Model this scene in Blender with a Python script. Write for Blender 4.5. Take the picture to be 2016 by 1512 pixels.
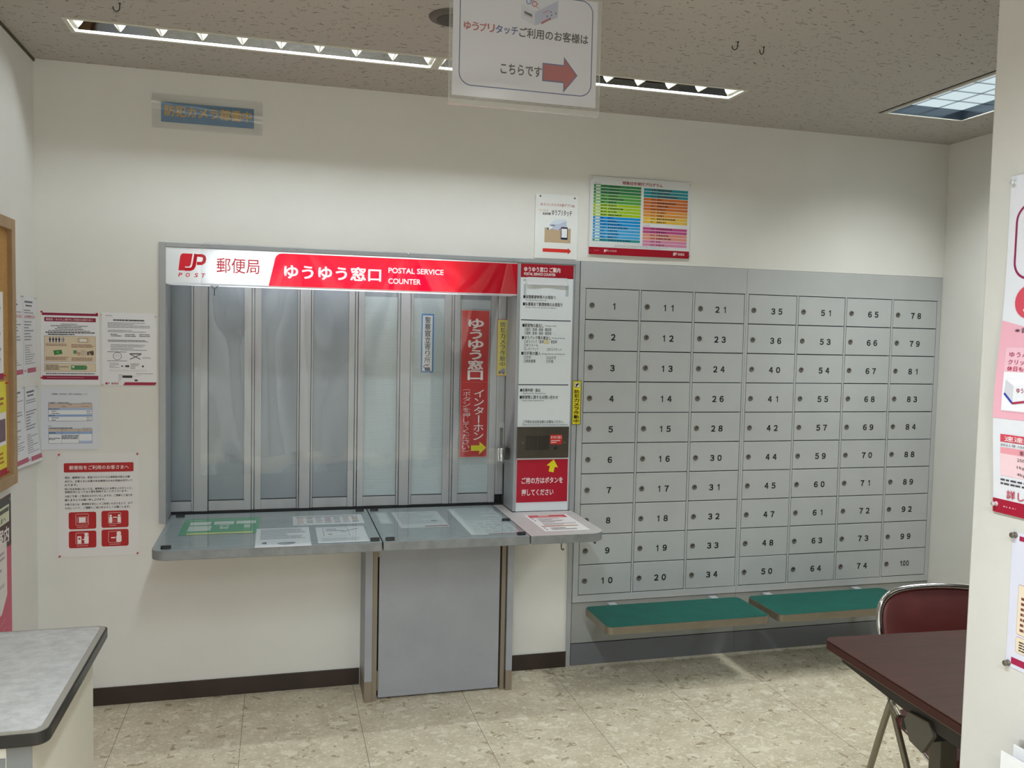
import bpy, math, random
from mathutils import Matrix, Vector

# ------------------------------------------------------------------ scene, camera, lights
for o in list(bpy.data.objects):
    bpy.data.objects.remove(o)
SC = bpy.context.scene
COL = SC.collection
R = random.Random(7)
PI = math.pi

YAW, PITCH, ROLL = 0.264932787, -0.0565678704, 0.0216898562
EYE = (-1.38024573, -3.80365347, 1.56465946)
FPX = 1699.81662


def cam_axes():
    cy, sy = math.cos(YAW), math.sin(YAW)
    cp, sp = math.cos(PITCH), math.sin(PITCH)
    cr, sr = math.cos(ROLL), math.sin(ROLL)
    f = Vector((sy * cp, cy * cp, sp))
    r = Vector((cy, -sy, 0))
    u = r.cross(f)
    return cr * r + sr * u, -sr * r + cr * u, f


cr_, cu_, cf_ = cam_axes()
cd = bpy.data.cameras.new('camera')
cd.sensor_width = 36.0
cd.sensor_fit = 'HORIZONTAL'
cd.lens = FPX * 36.0 / 2016.0
cd.clip_start = 0.05
CAM = bpy.data.objects.new('camera', cd)
COL.objects.link(CAM)
CAM.matrix_world = Matrix(((cr_.x, cu_.x, -cf_.x, EYE[0]), (cr_.y, cu_.y, -cf_.y, EYE[1]),
                           (cr_.z, cu_.z, -cf_.z, EYE[2]), (0, 0, 0, 1)))
SC.camera = CAM

SC.view_settings.view_transform = 'Standard'
SC.view_settings.look = 'None'
SC.view_settings.gamma = 1.0
SC.view_settings.exposure = 0.0
SC.view_settings.use_curve_mapping = False
SC.cycles.use_denoising = True
SC.cycles.caustics_reflective = False
SC.cycles.caustics_refractive = False
SC.cycles.sample_clamp_indirect = 4.0
SC.cycles.max_bounces = 14
SC.cycles.diffuse_bounces = 8
SC.cycles.transparent_max_bounces = 16

W = bpy.data.worlds.new('world')
SC.world = W
W.use_nodes = True
W.node_tree.nodes['Background'].inputs[0].default_value = (0.8, 0.85, 0.9, 1)
W.node_tree.nodes['Background'].inputs[1].default_value = 0.02

TUBE = 90.0          # radiance of the ceiling tubes over the counter
PANEL = .80         # radiance of the square louvre light's diffuser
SIGNTUBE = 54.0      # tube inside the light box sign


def lamp(name, loc, sx, sy, power, color=(.885, .965, 1), spread=130):
    l = bpy.data.lights.new(name, 'AREA')
    l.shape = 'RECTANGLE'
    l.size, l.size_y = sx, sy
    l.energy = power
    l.color = color
    l.spread = math.radians(spread)
    o = bpy.data.objects.new(name, l)
    COL.objects.link(o)
    o.location = loc
    return o


# unseen ceiling lamps: first inferred from the counter's shadow, others added as fill light
lamp('unseen_lamp', (-1.2, -3.1, 2.59), .13, 1.25, 43, spread=140)
lamp('unseen_lamp', (-1.1, -4.9, 2.59), .13, 1.25, 82, spread=150)
lamp('unseen_lamp', (1.05, -3.6, 2.59), 1.25, .13, 6, spread=120)


# ------------------------------------------------------------------ materials
def lin(h):
    h = h.lstrip('#')
    o = []
    for i in (0, 2, 4):
        c = int(h[i:i + 2], 16) / 255
        o.append(c / 12.92 if c <= .04045 else ((c + .055) / 1.055) ** 2.4)
    return (o[0], o[1], o[2], 1)


MATS = {}


def mat(hexc, rough=.6, metal=0., spec=.5, emit=0., name=None):
    k = (hexc, rough, metal, spec, emit)
    if k in MATS:
        return MATS[k]
    m = bpy.data.materials.new(name or 'm' + hexc)
    m.use_nodes = True
    p = m.node_tree.nodes['Principled BSDF']
    p.inputs['Base Color'].default_value = lin(hexc)
    p.inputs['Roughness'].default_value = rough
    p.inputs['Metallic'].default_value = metal
    p.inputs['Specular IOR Level'].default_value = spec
    if emit:
        p.inputs['Emission Color'].default_value = lin(hexc)
        p.inputs['Emission Strength'].default_value = emit
    MATS[k] = m
    return m


class NT:
    def __init__(s, name):
        s.m = bpy.data.materials.new(name)
        s.m.use_nodes = True
        s.t = s.m.node_tree
        s.p = s.t.nodes['Principled BSDF']

    def n(s, typ, **kw):
        x = s.t.nodes.new('ShaderNode' + typ)
        for k, v in kw.items():
            setattr(x, k, v)
        return x

    def l(s, a, b):
        s.t.links.new(a, b)

    def put(s, sock, v):
        if hasattr(v, 'is_linked') or isinstance(v, bpy.types.NodeSocket):
            s.l(v, sock)
        else:
            sock.default_value = v

    def math(s, op, a, b=0., clamp=False):
        x = s.n('Math', operation=op)
        x.use_clamp = clamp
        s.put(x.inputs[0], a)
        s.put(x.inputs[1], b)
        return x.outputs[0]

    def vmath(s, op, a, b=(0, 0, 0)):
        x = s.n('VectorMath', operation=op)
        s.put(x.inputs[0], a)
        s.put(x.inputs[1], b)
        return x.outputs['Value'] if op in ('LENGTH', 'DOT_PRODUCT') else x.outputs[0]

    def pos(s):
        return s.n('NewGeometry').outputs['Position']

    def noise(s, v, scale, detail=3, rough=.5):
        x = s.n('TexNoise')
        s.put(x.inputs['Vector'], v)
        x.inputs['Scale'].default_value = scale
        x.inputs['Detail'].default_value = detail
        x.inputs['Roughness'].default_value = rough
        return x

    def mix(s, f, a, b):
        x = s.n('Mix', data_type='RGBA')
        s.put(x.inputs[0], f)
        s.put(x.inputs[6], a)
        s.put(x.inputs[7], b)
        return x.outputs[2]

    def ramp(s, v, a, b, lo=0., hi=1.):
        x = s.n('MapRange')
        s.put(x.inputs[0], v)
        x.inputs[1].default_value = a
        x.inputs[2].default_value = b
        x.inputs[3].default_value = lo
        x.inputs[4].default_value = hi
        return x.outputs[0]

    def bump(s, h, strength=.2, dist=.002):
        x = s.n('Bump')
        x.inputs['Strength'].default_value = strength
        x.inputs['Distance'].default_value = dist
        s.l(h, x.inputs['Height'])
        s.l(x.outputs[0], s.p.inputs['Normal'])


def flecks(t, pos, cells, la, lb, ang0, angr, prob, warp=0.):
    """mask of randomly turned oval flecks, one per voronoi cell"""
    v = t.vmath('MULTIPLY', pos, (cells, cells, 0))
    if warp:
        nz = t.noise(v, 1.7, 2)
        d = t.vmath('SUBTRACT', nz.outputs['Color'], (.5, .5, .5))
        d = t.vmath('MULTIPLY', d, (warp, warp, 0))
        v = t.vmath('ADD', v, d)
    vo = t.n('TexVoronoi', voronoi_dimensions='2D', feature='F1')
    t.l(v, vo.inputs['Vector'])
    vo.inputs['Scale'].default_value = 1.0
    loc = t.vmath('SUBTRACT', v, vo.outputs['Position'])
    sep = t.n('SeparateColor')
    t.l(vo.outputs['Color'], sep.inputs[0])
    a = t.math('ADD', t.math('MULTIPLY', t.math('SUBTRACT', sep.outputs[0], .5), angr), ang0)
    rot = t.n('VectorRotate', rotation_type='Z_AXIS')
    t.l(loc, rot.inputs['Vector'])
    t.l(a, rot.inputs['Angle'])
    sz = t.math('ADD', t.math('MULTIPLY', sep.outputs[1], .9), .35)
    sc = t.vmath('MULTIPLY', rot.outputs[0], (1 / la, 1 / lb, 0))
    ln = t.math('DIVIDE', t.vmath('LENGTH', sc), sz)
    m = t.ramp(ln, .85, 1.05, 1, 0)
    ok = t.math('LESS_THAN', sep.outputs[2], prob)
    return t.math('MULTIPLY', m, ok), sep.outputs[1]


def m_ceiling():
    t = NT('rockwool_ceiling')
    p = t.pos()
    a, _ = flecks(t, p, 27, .36, .055, .15, 1.5, .55, .4)
    b, _ = flecks(t, p, 52, .20, .13, 0, 3, .25, .4)
    k = t.math('MAXIMUM', a, b)
    nz = t.noise(p, 260, 3, .6)
    base = t.mix(nz.outputs[0], lin('#a8a19b'), lin('#b5b0ab'))
    t.l(t.mix(k, base, lin('#6d675c')), t.p.inputs['Base Color'])
    t.p.inputs['Roughness'].default_value = .95
    t.bump(t.math('SUBTRACT', nz.outputs[0], t.math('MULTIPLY', k, 2.)), .35, .003)
    return t.m


def m_floor():
    t = NT('chip_vinyl_floor')
    p = t.pos()
    n1 = t.noise(p, 9, 5, .6)
    n2 = t.noise(p, 60, 4, .65)
    f = t.math('ADD', t.math('MULTIPLY', n1.outputs[0], .6), t.math('MULTIPLY', n2.outputs[0], .45))
    c = t.mix(t.ramp(f, .38, .66), lin('#bdb199'), lin('#d9ceb8'))
    d, _ = flecks(t, p, 20, .40, .17, .2, 2.4, .22, 1.1)
    c = t.mix(t.math('MULTIPLY', d, .75), c, lin('#968468'))
    for cells, la, lb, pr, hx, w in ((58, .45, .2, .34, '#e9e2cc', .9), (30, .42, .2, .36, '#e3dbc6', 1.),
                                     (90, .4, .22, .3, '#ece6d4', .9), (17, .36, .20, .34, '#e4ddc9', 1.0), (11, .26, .16, .30, '#e9e2d0', 1.0)):
        k, g = flecks(t, p, cells, la, lb, .15, 2.2, pr, w)
        c = t.mix(t.math('MULTIPLY', k, t.math('ADD', t.math('MULTIPLY', g, .6), .15)), c, lin(hx))
    k, g = flecks(t, p, 42, .2, .1, 0, 3, .12, .8)
    c = t.mix(k, c, lin('#7a6f58'))
    sp = t.n('SeparateXYZ')
    t.l(p, sp.inputs[0])
    gx = t.math('ABSOLUTE', t.math('SUBTRACT', t.math('FRACT', t.math('DIVIDE', t.math('ADD', sp.outputs[0], 20.259), .4573)), .5))
    gy = t.math('ABSOLUTE', t.math('SUBTRACT', t.math('FRACT', t.math('DIVIDE', t.math('ADD', sp.outputs[1], 20.27), .4573)), .5))
    sx = t.math('GREATER_THAN', gx, .4972)
    sy = t.math('MULTIPLY', t.math('GREATER_THAN', gy, .4980), .45)
    c = t.mix(t.math('MULTIPLY', t.math('MAXIMUM', sx, sy), .75), c, lin('#625947'))
    t.l(c, t.p.inputs['Base Color'])
    t.l(t.ramp(n2.outputs[0], .3, .7, .34, .5), t.p.inputs['Roughness'])
    t.p.inputs['Specular IOR Level'].default_value = .4
    return t.m


def m_wall(name, hx, hx2):
    t = NT(name)
    p = t.pos()
    n = t.noise(p, 3.0, 4, .6)
    w = t.noise(t.vmath('MULTIPLY', p, (1, 1, 2.2)), 420, 2, .5)
    t.l(t.mix(t.ramp(n.outputs[0], .3, .7), lin(hx), lin(hx2)), t.p.inputs['Base Color'])
    t.p.inputs['Roughness'].default_value = .85
    t.p.inputs['Specular IOR Level'].default_value = .25
    t.bump(w.outputs[0], .18, .0015)
    return t.m


def m_speck(name, a, b, scale, rough=.5, metal=0., stretch=(1, 1, 1), lo=.35, hi=.65, bump=0., spec=.5):
    t = NT(name)
    n = t.noise(t.vmath('MULTIPLY', t.pos(), stretch), scale, 5, .6)
    t.l(t.mix(t.ramp(n.outputs[0], lo, hi), lin(a), lin(b)), t.p.inputs['Base Color'])
    t.p.inputs['Roughness'].default_value = rough
    t.p.inputs['Metallic'].default_value = metal
    t.p.inputs['Specular IOR Level'].default_value = spec
    if bump:
        t.bump(n.outputs[0], bump, .001)
    return t.m


def m_film():
    t = NT('ribbed_blind_film')
    sp = t.n('SeparateXYZ')
    t.l(t.pos(), sp.inputs[0])
    s = t.math('SINE', t.math('MULTIPLY', sp.outputs[2], 2 * PI / .0085))
    n = t.noise(t.pos(), 5, 2)
    c = t.mix(t.ramp(s, -1, 1), lin('#aebcc0'), lin('#c3d0d3'))
    t.l(t.mix(t.ramp(n.outputs[0], .3, .7, 0, .25), c, lin('#b4c0c4')), t.p.inputs['Base Color'])
    t.p.inputs['Roughness'].default_value = .3
    t.bump(s, .15, .001)
    return t.m


def m_clear(name, gloss=.08, rough=.05, haze=.0, tint=(1, 1, 1, 1), bumpy=0.):
    m = bpy.data.materials.new(name)
    m.use_nodes = True
    nt = m.node_tree
    nt.nodes.remove(nt.nodes['Principled BSDF'])
    out = nt.nodes['Material Output']
    tr = nt.nodes.new('ShaderNodeBsdfTransparent')
    tr.inputs[0].default_value = tint
    gl = nt.nodes.new('ShaderNodeBsdfGlossy')
    gl.inputs['Roughness'].default_value = rough
    gl.inputs[0].default_value = (1, 1, 1, 1)
    df = nt.nodes.new('ShaderNodeBsdfDiffuse')
    df.inputs[0].default_value = (.9, .92, .95, 1)
    lw = nt.nodes.new('ShaderNodeLayerWeight')
    lw.inputs[0].default_value = .3
    mr = nt.nodes.new('ShaderNodeMapRange')
    mr.inputs[1].default_value = 0
    mr.inputs[2].default_value = 1
    mr.inputs[3].default_value = gloss
    mr.inputs[4].default_value = min(1, gloss * 8)
    nt.links.new(lw.outputs['Fresnel'], mr.inputs[0])
    m1 = nt.nodes.new('ShaderNodeMixShader')
    m1.inputs[0].default_value = haze
    nt.links.new(tr.outputs[0], m1.inputs[1])
    nt.links.new(df.outputs[0], m1.inputs[2])
    m2 = nt.nodes.new('ShaderNodeMixShader')
    nt.links.new(mr.outputs[0], m2.inputs[0])
    nt.links.new(m1.outputs[0], m2.inputs[1])
    nt.links.new(gl.outputs[0], m2.inputs[2])
    nt.links.new(m2.outputs[0], out.inputs[0])
    return m


def m_trans(name, hx, k=.75):
    """backlit acrylic: light from the tube behind shines through"""
    m = bpy.data.materials.new(name)
    m.use_nodes = True
    nt = m.node_tree
    nt.nodes.remove(nt.nodes['Principled BSDF'])
    d = nt.nodes.new('ShaderNodeBsdfDiffuse')
    d.inputs[0].default_value = lin(hx)
    t = nt.nodes.new('ShaderNodeBsdfTranslucent')
    t.inputs[0].default_value = lin(hx)
    x = nt.nodes.new('ShaderNodeMixShader')
    x.inputs[0].default_value = k
    nt.links.new(d.outputs[0], x.inputs[1])
    nt.links.new(t.outputs[0], x.inputs[2])
    nt.links.new(x.outputs[0], nt.nodes['Material Output'].inputs[0])
    return m


def m_lit_film(name, hx, k):
    """coloured film on the front of white opal acrylic: white inside, coloured where light comes through"""
    m = m_trans(name, hx, k)
    nt = m.node_tree
    d = [n for n in nt.nodes if n.type == 'BSDF_DIFFUSE'][0]
    g = nt.nodes.new('ShaderNodeNewGeometry')
    x = nt.nodes.new('ShaderNodeMix')
    x.data_type = 'RGBA'
    x.inputs[6].default_value = lin(hx)
    x.inputs[7].default_value = (.8, .8, .8, 1)
    nt.links.new(g.outputs['Backfacing'], x.inputs[0])
    nt.links.new(x.outputs[2], d.inputs[0])
    return m


def m_emit(name, col, s):
    m = bpy.data.materials.new(name)
    m.use_nodes = True
    nt = m.node_tree
    nt.nodes.remove(nt.nodes['Principled BSDF'])
    e = nt.nodes.new('ShaderNodeEmission')
    e.inputs[0].default_value = col
    e.inputs[1].default_value = s
    nt.links.new(e.outputs[0], nt.nodes['Material Output'].inputs[0])
    return m


M_WALL = m_wall('wallpaper', '#dbdad6', '#e0dfdc')
M_WALLP = m_wall('partition_paper', '#c2c0bc', '#c8c6c2')
M_CEIL = m_ceiling()
M_FLOOR = m_floor()
M_BASE = m_speck('vinyl_skirting', '#30241f', '#3a2c26', 6, .55)
M_CAB = m_speck('grey_cabinet_paint', '#afb2b4', '#b4b7b9', 4, .42)
M_CABEDGE = mat('#a3a6a5', .45)
M_ALU = m_speck('satin_aluminium', '#aaabae', '#b7b9bc', 7, .38, .25, (1, 1, .06))
M_PANEG = m_speck('dark_satin_pane', '#878f97', '#9199a1', 3, .36, .3, (1, 1, .3))
M_FILM = m_film()
M_FRAME = m_speck('grey_frame_paint', '#a2a5a9', '#a9acb0', 5, .4, .15)
M_BLACK = mat('#0d0d0e', .5)
M_DARK = mat('#17171a', .6)
M_RUB = mat('#1b1b1c', .7)
M_TOP = m_speck('grey_counter_laminate', '#8b9599', '#99a2a6', 30, .3)
M_EDGE = m_speck('worn_counter_edge', '#727578', '#888b8e', 18, .45, 0, (1, 1, 1), .3, .7)
M_LEDGE = m_speck('pale_ledge_laminate', '#c3bfbf', '#cac6c5', 20, .35)
M_DOOR = m_speck('grey_door_paint', '#9497a0', '#9b9ea6', 5, .45)
M_JAMB = mat('#85796a', .5)
M_WHITE = mat('#efefee', .5)
M_PAPER = '#e6e6ec'
M_CHROME = mat('#d8d8d8', .12, 1.)
M_PIPE = mat('#8d8878', .35, .7)
M_TEAL = m_speck('teal_vinyl_seat', '#055248', '#085c51', 14, .45, spec=.25)
M_TRIM = m_speck('champagne_trim', '#7a7263', '#847b6b', 12, .4, .4)
M_MAROON = m_speck('maroon_vinyl', '#561f1e', '#622725', 10, .45, bump=.1)
M_WOOD = m_speck('dark_red_wood', '#36180f', '#48221b', 9, .45, 0, (.6, 9, 1), .3, .7, 0., .3)
M_WOODEDGE = mat('#3a1b17', .5, 0, .3)
M_DESKTOP = m_speck('grey_desk_mat', '#a2a2a2', '#b9b9b9', 34, .35, bump=.05)
M_DESKBODY = m_speck('beige_steel', '#c4c0b4', '#c9c5ba', 3, .5)
M_DESKFRONT = mat('#6f7071', .5)
M_CORK = m_speck('cork', '#a47a42', '#b88d52', 140, .9)
M_OAK = m_speck('beige_board_frame', '#9c8161', '#a88d6c', 12, .6)
M_CLEAR = m_clear('clear_vinyl', .05, .07, .010, (.93, .945, .96, 1))
M_SLEEVE = m_clear('clear_sleeve', .06, .15, .13)
M_GLASS = m_clear('counter_glass', .022, .05, .02, (.975, .99, .985, 1))
M_MIRROR = mat('#6f7176', .03, 1.)
M_DMIR = mat('#6f7780', .15, .9)
M_FLANGE = mat('#c9c6ba', .5)
M_BLADE = m_trans('louvre_blade', '#f1efe6', .35)
M_TUBE = m_emit('fluorescent_tube', (.875, .965, 1, 1), TUBE)
M_PANEL = m_emit('louvre_diffuser', (.80, .96, 1, 1), PANEL)
M_STUBE = m_emit('sign_tube', (1, .98, .97, 1), SIGNTUBE)
M_SWHITE = m_trans('sign_white_acrylic', '#eef3f7', .25)
M_SBOT = m_trans('sign_bottom_acrylic', '#f6f8fa', .92)
M_SRED = m_lit_film('sign_red_film', '#d00022', .30)
M_SLET = mat('#fdf6f6', .5, 0, .5, .62)
M_SJP = mat('#c00f26', .5, 0, .5, .25)
M_TAPE = mat('#b9bcc0', .25, .8)


# ------------------------------------------------------------------ builders
def tag(o, label=None, cat=None, group=None, kind=None):
    if label:
        o['label'] = label
    if cat:
        o['category'] = cat
    if group:
        o['group'] = group
    if kind:
        o['kind'] = kind
    return o


def empty(name, loc, label, cat, group=None, rz=0.):
    o = bpy.data.objects.new(name, None)
    COL.objects.link(o)
    o.empty_display_size = .05
    o.location = loc
    o.rotation_euler = (0, 0, rz)
    return tag(o, label, cat, group)


class MB:
    def __init__(s):
        s.v, s.f, s.m, s.sm, s.mats = [], [], [], [], []

    def mi(s, m):
        if m not in s.mats:
            s.mats.append(m)
        return s.mats.index(m)

    def add(s, vs, fs, m, smooth=False):
        b = len(s.v)
        s.v += [tuple(v) for v in vs]
        k = s.mi(m)
        for f in fs:
            s.f.append(tuple(i + b for i in f))
            s.m.append(k)
            s.sm.append(smooth)
        return s

    def box(s, x0, x1, y0, y1, z0, z1, m):
        vs = [(x0, y0, z0), (x1, y0, z0), (x1, y1, z0), (x0, y1, z0), (x0, y0, z1), (x1, y0, z1), (x1, y1, z1), (x0, y1, z1)]
        return s.add(vs, [(3, 2, 1, 0), (4, 5, 6, 7), (0, 1, 5, 4), (1, 2, 6, 5), (2, 3, 7, 6), (3, 0, 4, 7)], m)

    def prism(s, pts, z0, z1, m, mtop=None, axis='z'):
        """polygon (counter-clockwise in its plane) extruded along an axis"""
        def P(a, b, c):
            return (a, b, c) if axis == 'z' else ((a, c, b) if axis == 'y' else (c, a, b))
        n = len(pts)
        lo = [P(a, b, z0) for a, b in pts]
        hi = [P(a, b, z1) for a, b in pts]
        fl = axis == 'y'
        q = [(i, (i + 1) % n, n + (i + 1) % n, n + i) for i in range(n)]
        bot, top = tuple(range(n - 1, -1, -1)), tuple(range(n, 2 * n))
        if fl:
            q = [f[::-1] for f in q]
            bot, top = bot[::-1], top[::-1]
        s.add(lo + hi, q + [bot], m)
        s.add(hi, [tuple(i - n for i in top)], mtop or m)
        return s

    def cyl(s, c, r, h, m, axis='z', n=20, r2=None, smooth=True):
        r2 = r if r2 is None else r2
        vs = []
        for k, (rr, hh) in enumerate(((r, 0), (r2, h))):
            for i in range(n):
                a = 2 * PI * i / n
                p, q = rr * math.cos(a), rr * math.sin(a)
                d = (p, q, hh) if axis == 'z' else ((hh, p, q) if axis == 'x' else (q, hh, p))
                vs.append((c[0] + d[0], c[1] + d[1], c[2] + d[2]))
        s.add(vs, [(i, (i + 1) % n, n + (i + 1) % n, n + i) for i in range(n)], m, smooth)
        s.add(vs[:n], [tuple(range(n - 1, -1, -1))], m)
        s.add(vs[n:], [tuple(range(n))], m)
        return s

    def lathe(s, prof, c, m, axis='z', n=24):
        vs, fs = [], []
        for r, h in prof:
            for i in range(n):
                a = 2 * PI * i / n
                p, q = r * math.cos(a), r * math.sin(a)
                d = (p, q, h) if axis == 'z' else ((h, p, q) if axis == 'x' else (q, h, p))
                vs.append((c[0] + d[0], c[1] + d[1], c[2] + d[2]))
        for k in range(len(prof) - 1):
            for i in range(n):
                fs.append((k * n + i, k * n + (i + 1) % n, (k + 1) * n + (i + 1) % n, (k + 1) * n + i))
        return s.add(vs, fs, m, True)

    def tube(s, path, r, m, n=10, smooth_path=0):
        P = [Vector(p) for p in path]
        if smooth_path:
            Q = []
            for i in range(len(P) - 1):
                p0, p1, p2, p3 = P[max(i - 1, 0)], P[i], P[i + 1], P[min(i + 2, len(P) - 1)]
                for k in range(smooth_path):
                    t = k / smooth_path
                    Q.append(.5 * ((2 * p1) + (p2 - p0) * t + (2 * p0 - 5 * p1 + 4 * p2 - p3) * t * t + (3 * p1 - p0 - 3 * p2 + p3) * t ** 3))
            P = Q + [P[-1]]
        vs, fs = [], []
        up = None
        for i, p in enumerate(P):
            d = (P[min(i + 1, len(P) - 1)] - P[max(i - 1, 0)]).normalized()
            if up is None:
                up = Vector((0, 0, 1)) if abs(d.z) < .9 else Vector((0, 1, 0))
            a = d.cross(up).normalized()
            up = a.cross(d).normalized()
            for k in range(n):
                t = 2 * PI * k / n
                q = p + r * (math.cos(t) * a + math.sin(t) * up)
                vs.append(tuple(q))
        for i in range(len(P) - 1):
            for k in range(n):
                fs.append((i * n + k, (i + 1) * n + k, (i + 1) * n + (k + 1) % n, i * n + (k + 1) % n))
        s.add(vs, fs, m, True)
        s.add(vs[:n], [tuple(range(n))], m)
        s.add(vs[-n:], [tuple(range(n - 1, -1, -1))], m)
        return s

    def build(s, name, parent=None, bevel=0., seg=2):
        me = bpy.data.meshes.new(name)
        me.from_pydata(s.v, [], s.f)
        for m in s.mats:
            me.materials.append(m)
        me.polygons.foreach_set('material_index', s.m)
        me.polygons.foreach_set('use_smooth', s.sm)
        me.update()
        o = bpy.data.objects.new(name, me)
        COL.objects.link(o)
        if parent:
            o.parent = parent
        if bevel:
            b = o.modifiers.new('bevel', 'BEVEL')
            b.width = bevel
            b.segments = seg
            b.limit_method = 'ANGLE'
            b.angle_limit = math.radians(40)
        return o


def rrect(x0, y0, x1, y1, r, n=6, corners=(1, 1, 1, 1)):
    """counter-clockwise rounded rectangle; corners: (x0y0, x1y0, x1y1, x0y1)"""
    o = []
    for (cx, cy, a0, on, kx, ky) in ((x0 + r, y0 + r, PI, corners[0], x0, y0), (x1 - r, y0 + r, 1.5 * PI, corners[1], x1, y0),
                                     (x1 - r, y1 - r, 0, corners[2], x1, y1), (x0 + r, y1 - r, .5 * PI, corners[3], x0, y1)):
        if on and r > 0:
            o += [(cx + r * math.cos(a0 + .5 * PI * i / n), cy + r * math.sin(a0 + .5 * PI * i / n)) for i in range(n + 1)]
        else:
            o.append((kx, ky))
    return o


# ------------------------------------------------------------------ lettering
GC = {}
TC = bpy.data.curves.new('lettering', 'FONT')
TO = bpy.data.objects.new('lettering', TC)
COL.objects.link(TO)


def glyphs(s, bold=0., shear=0., space=1.):
    k = (s, bold, shear, space)
    if k not in GC:
        TC.body = s
        TC.offset = bold
        TC.shear = shear
        TC.space_character = space
        TC.resolution_u = 3
        TO.update_tag()
        bpy.context.view_layer.update()
        me = bpy.data.meshes.new_from_object(TO.evaluated_get(bpy.context.evaluated_depsgraph_get()))
        vs = [(v.co.x, v.co.y) for v in me.vertices]
        fs = [tuple(p.vertices) for p in me.polygons]
        bpy.data.meshes.remove(me)
        xs = [v[0] for v in vs] or [0, 1]
        ys = [v[1] for v in vs] or [0, 1]
        GC[k] = (vs, fs, min(xs), max(xs), min(ys), max(ys))
    return GC[k]


class Sheet:
    """a printed sheet or label: real thickness, print laid on its face.
    u runs right and v runs down, both as fractions of the sheet"""

    def __init__(s, w, h, paper=M_PAPER, thick=.0006, bend=None, r=0., rough=.5, body=None, gap=.00025):
        s.w, s.h, s.bend, s.gap, s.rough = w, h, bend, gap, rough
        s.mb = MB()
        s.pins_ = []
        m = body or mat(paper, rough)
        if r:
            s.mb.prism([(x, y) for x, y in rrect(0, -h, w, 0, r)], -thick, 0, m)
        elif bend:
            nx, ny = 12, 24
            vs = []
            for k in (0, 1):
                for j in range(ny + 1):
                    for i in range(nx + 1):
                        vs.append((w * i / nx, -h * j / ny, -thick * k))
            N = (nx + 1) * (ny + 1)
            fs = []
            for j in range(ny):
                for i in range(nx):
                    a = j * (nx + 1) + i
                    fs.append((a, a + nx + 1, a + nx + 2, a + 1))
                    fs.append((N + a, N + a + 1, N + a + nx + 2, N + a + nx + 1))
            rim = [j for j in range(nx + 1)] + [(j + 1) * (nx + 1) + nx for j in range(ny)] + \
                  [ny * (nx + 1) + nx - 1 - j for j in range(nx)] + [(ny - 1 - j) * (nx + 1) for j in range(ny - 1)]
            for a, b in zip(rim, rim[1:] + rim[:1]):
                fs.append((a, b, N + b, N + a))
            s.mb.add(vs, fs, m)
        else:
            s.mb.box(0, w, -h, 0, -thick, 0, m)

    def m(s, c):
        return c if not isinstance(c, str) else mat(c, s.rough)

    def flat(s, pts, col, layer=1, fs=None):
        z = layer * s.gap
        vs = [(x, y, z) for x, y in pts]
        if fs is None:
            a = sum(pts[i - 1][0] * pts[i][1] - pts[i][0] * pts[i - 1][1] for i in range(len(pts)))
            fs = [tuple(range(len(pts)))] if a > 0 else [tuple(range(len(pts) - 1, -1, -1))]
        s.mb.add(vs, fs, s.m(col))
        return s

    def rect(s, u0, v0, u1, v1, col, layer=1):
        n = 1 if not s.bend else max(1, int((u1 - u0) * 12))
        k = 1 if not s.bend else max(1, int((v1 - v0) * 24))
        for i in range(n):
            for j in range(k):
                a, b = u0 + (u1 - u0) * i / n, u0 + (u1 - u0) * (i + 1) / n
                c, d = v0 + (v1 - v0) * j / k, v0 + (v1 - v0) * (j + 1) / k
                s.flat([(a * s.w, -d * s.h), (b * s.w, -d * s.h), (b * s.w, -c * s.h), (a * s.w, -c * s.h)], col, layer)
        return s

    def rr(s, u0, v0, u1, v1, r, col, layer=1, corners=(1, 1, 1, 1)):
        if s.bend:
            return s.rect(u0, v0, u1, v1, col, layer)
        return s.flat(rrect(u0 * s.w, -v1 * s.h, u1 * s.w, -v0 * s.h, r, 6, corners), col, layer)

    def ring(s, u0, v0, u1, v1, r, wd, col, layer=2):
        a = rrect(u0 * s.w, -v1 * s.h, u1 * s.w, -v0 * s.h, max(r, .0004), 8)
        b = rrect(u0 * s.w + wd, -v1 * s.h + wd, u1 * s.w - wd, -v0 * s.h - wd, max(r - wd, .0002), 8)
        if s.bend:
            A, B = [], []
            for i in range(len(a)):
                (p, q), (g, h) = (a[i], a[(i + 1) % len(a)]), (b[i], b[(i + 1) % len(a)])
                k = max(1, int(math.dist(p, q) / .012))
                for e in range(k):
                    A.append((p[0] + (q[0] - p[0]) * e / k, p[1] + (q[1] - p[1]) * e / k))
                    B.append((g[0] + (h[0] - g[0]) * e / k, g[1] + (h[1] - g[1]) * e / k))
            a, b = A, B
        n = len(a)
        return s.flat(a + b, col, layer, [(i, (i + 1) % n, n + (i + 1) % n, n + i) for i in range(n)])

    def poly(s, pts, col, layer=1):
        return s.flat([(u * s.w, -v * s.h) for u, v in pts], col, layer)

    def circ(s, u, v, r, col, layer=1, n=24, sx=1., sy=1.):
        return s.flat([(u * s.w + sx * r * math.cos(2 * PI * i / n), -v * s.h + sy * r * math.sin(2 * PI * i / n)) for i in range(n)], col, layer)

    def stroke(s, pts, wd, col, layer=2):
        P = [Vector((u * s.w, -v * s.h)) for u, v in pts]
        L, Q = [], []
        for i, p in enumerate(P):
            d = (P[min(i + 1, len(P) - 1)] - P[max(i - 1, 0)]).normalized()
            nrm = Vector((-d.y, d.x)) * wd / 2
            L.append(tuple(p + nrm))
            Q.append(tuple(p - nrm))
        n = len(P)
        return s.flat(L + Q, col, layer, [(i, n + i, n + i + 1, i + 1) for i in range(n - 1)])

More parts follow.
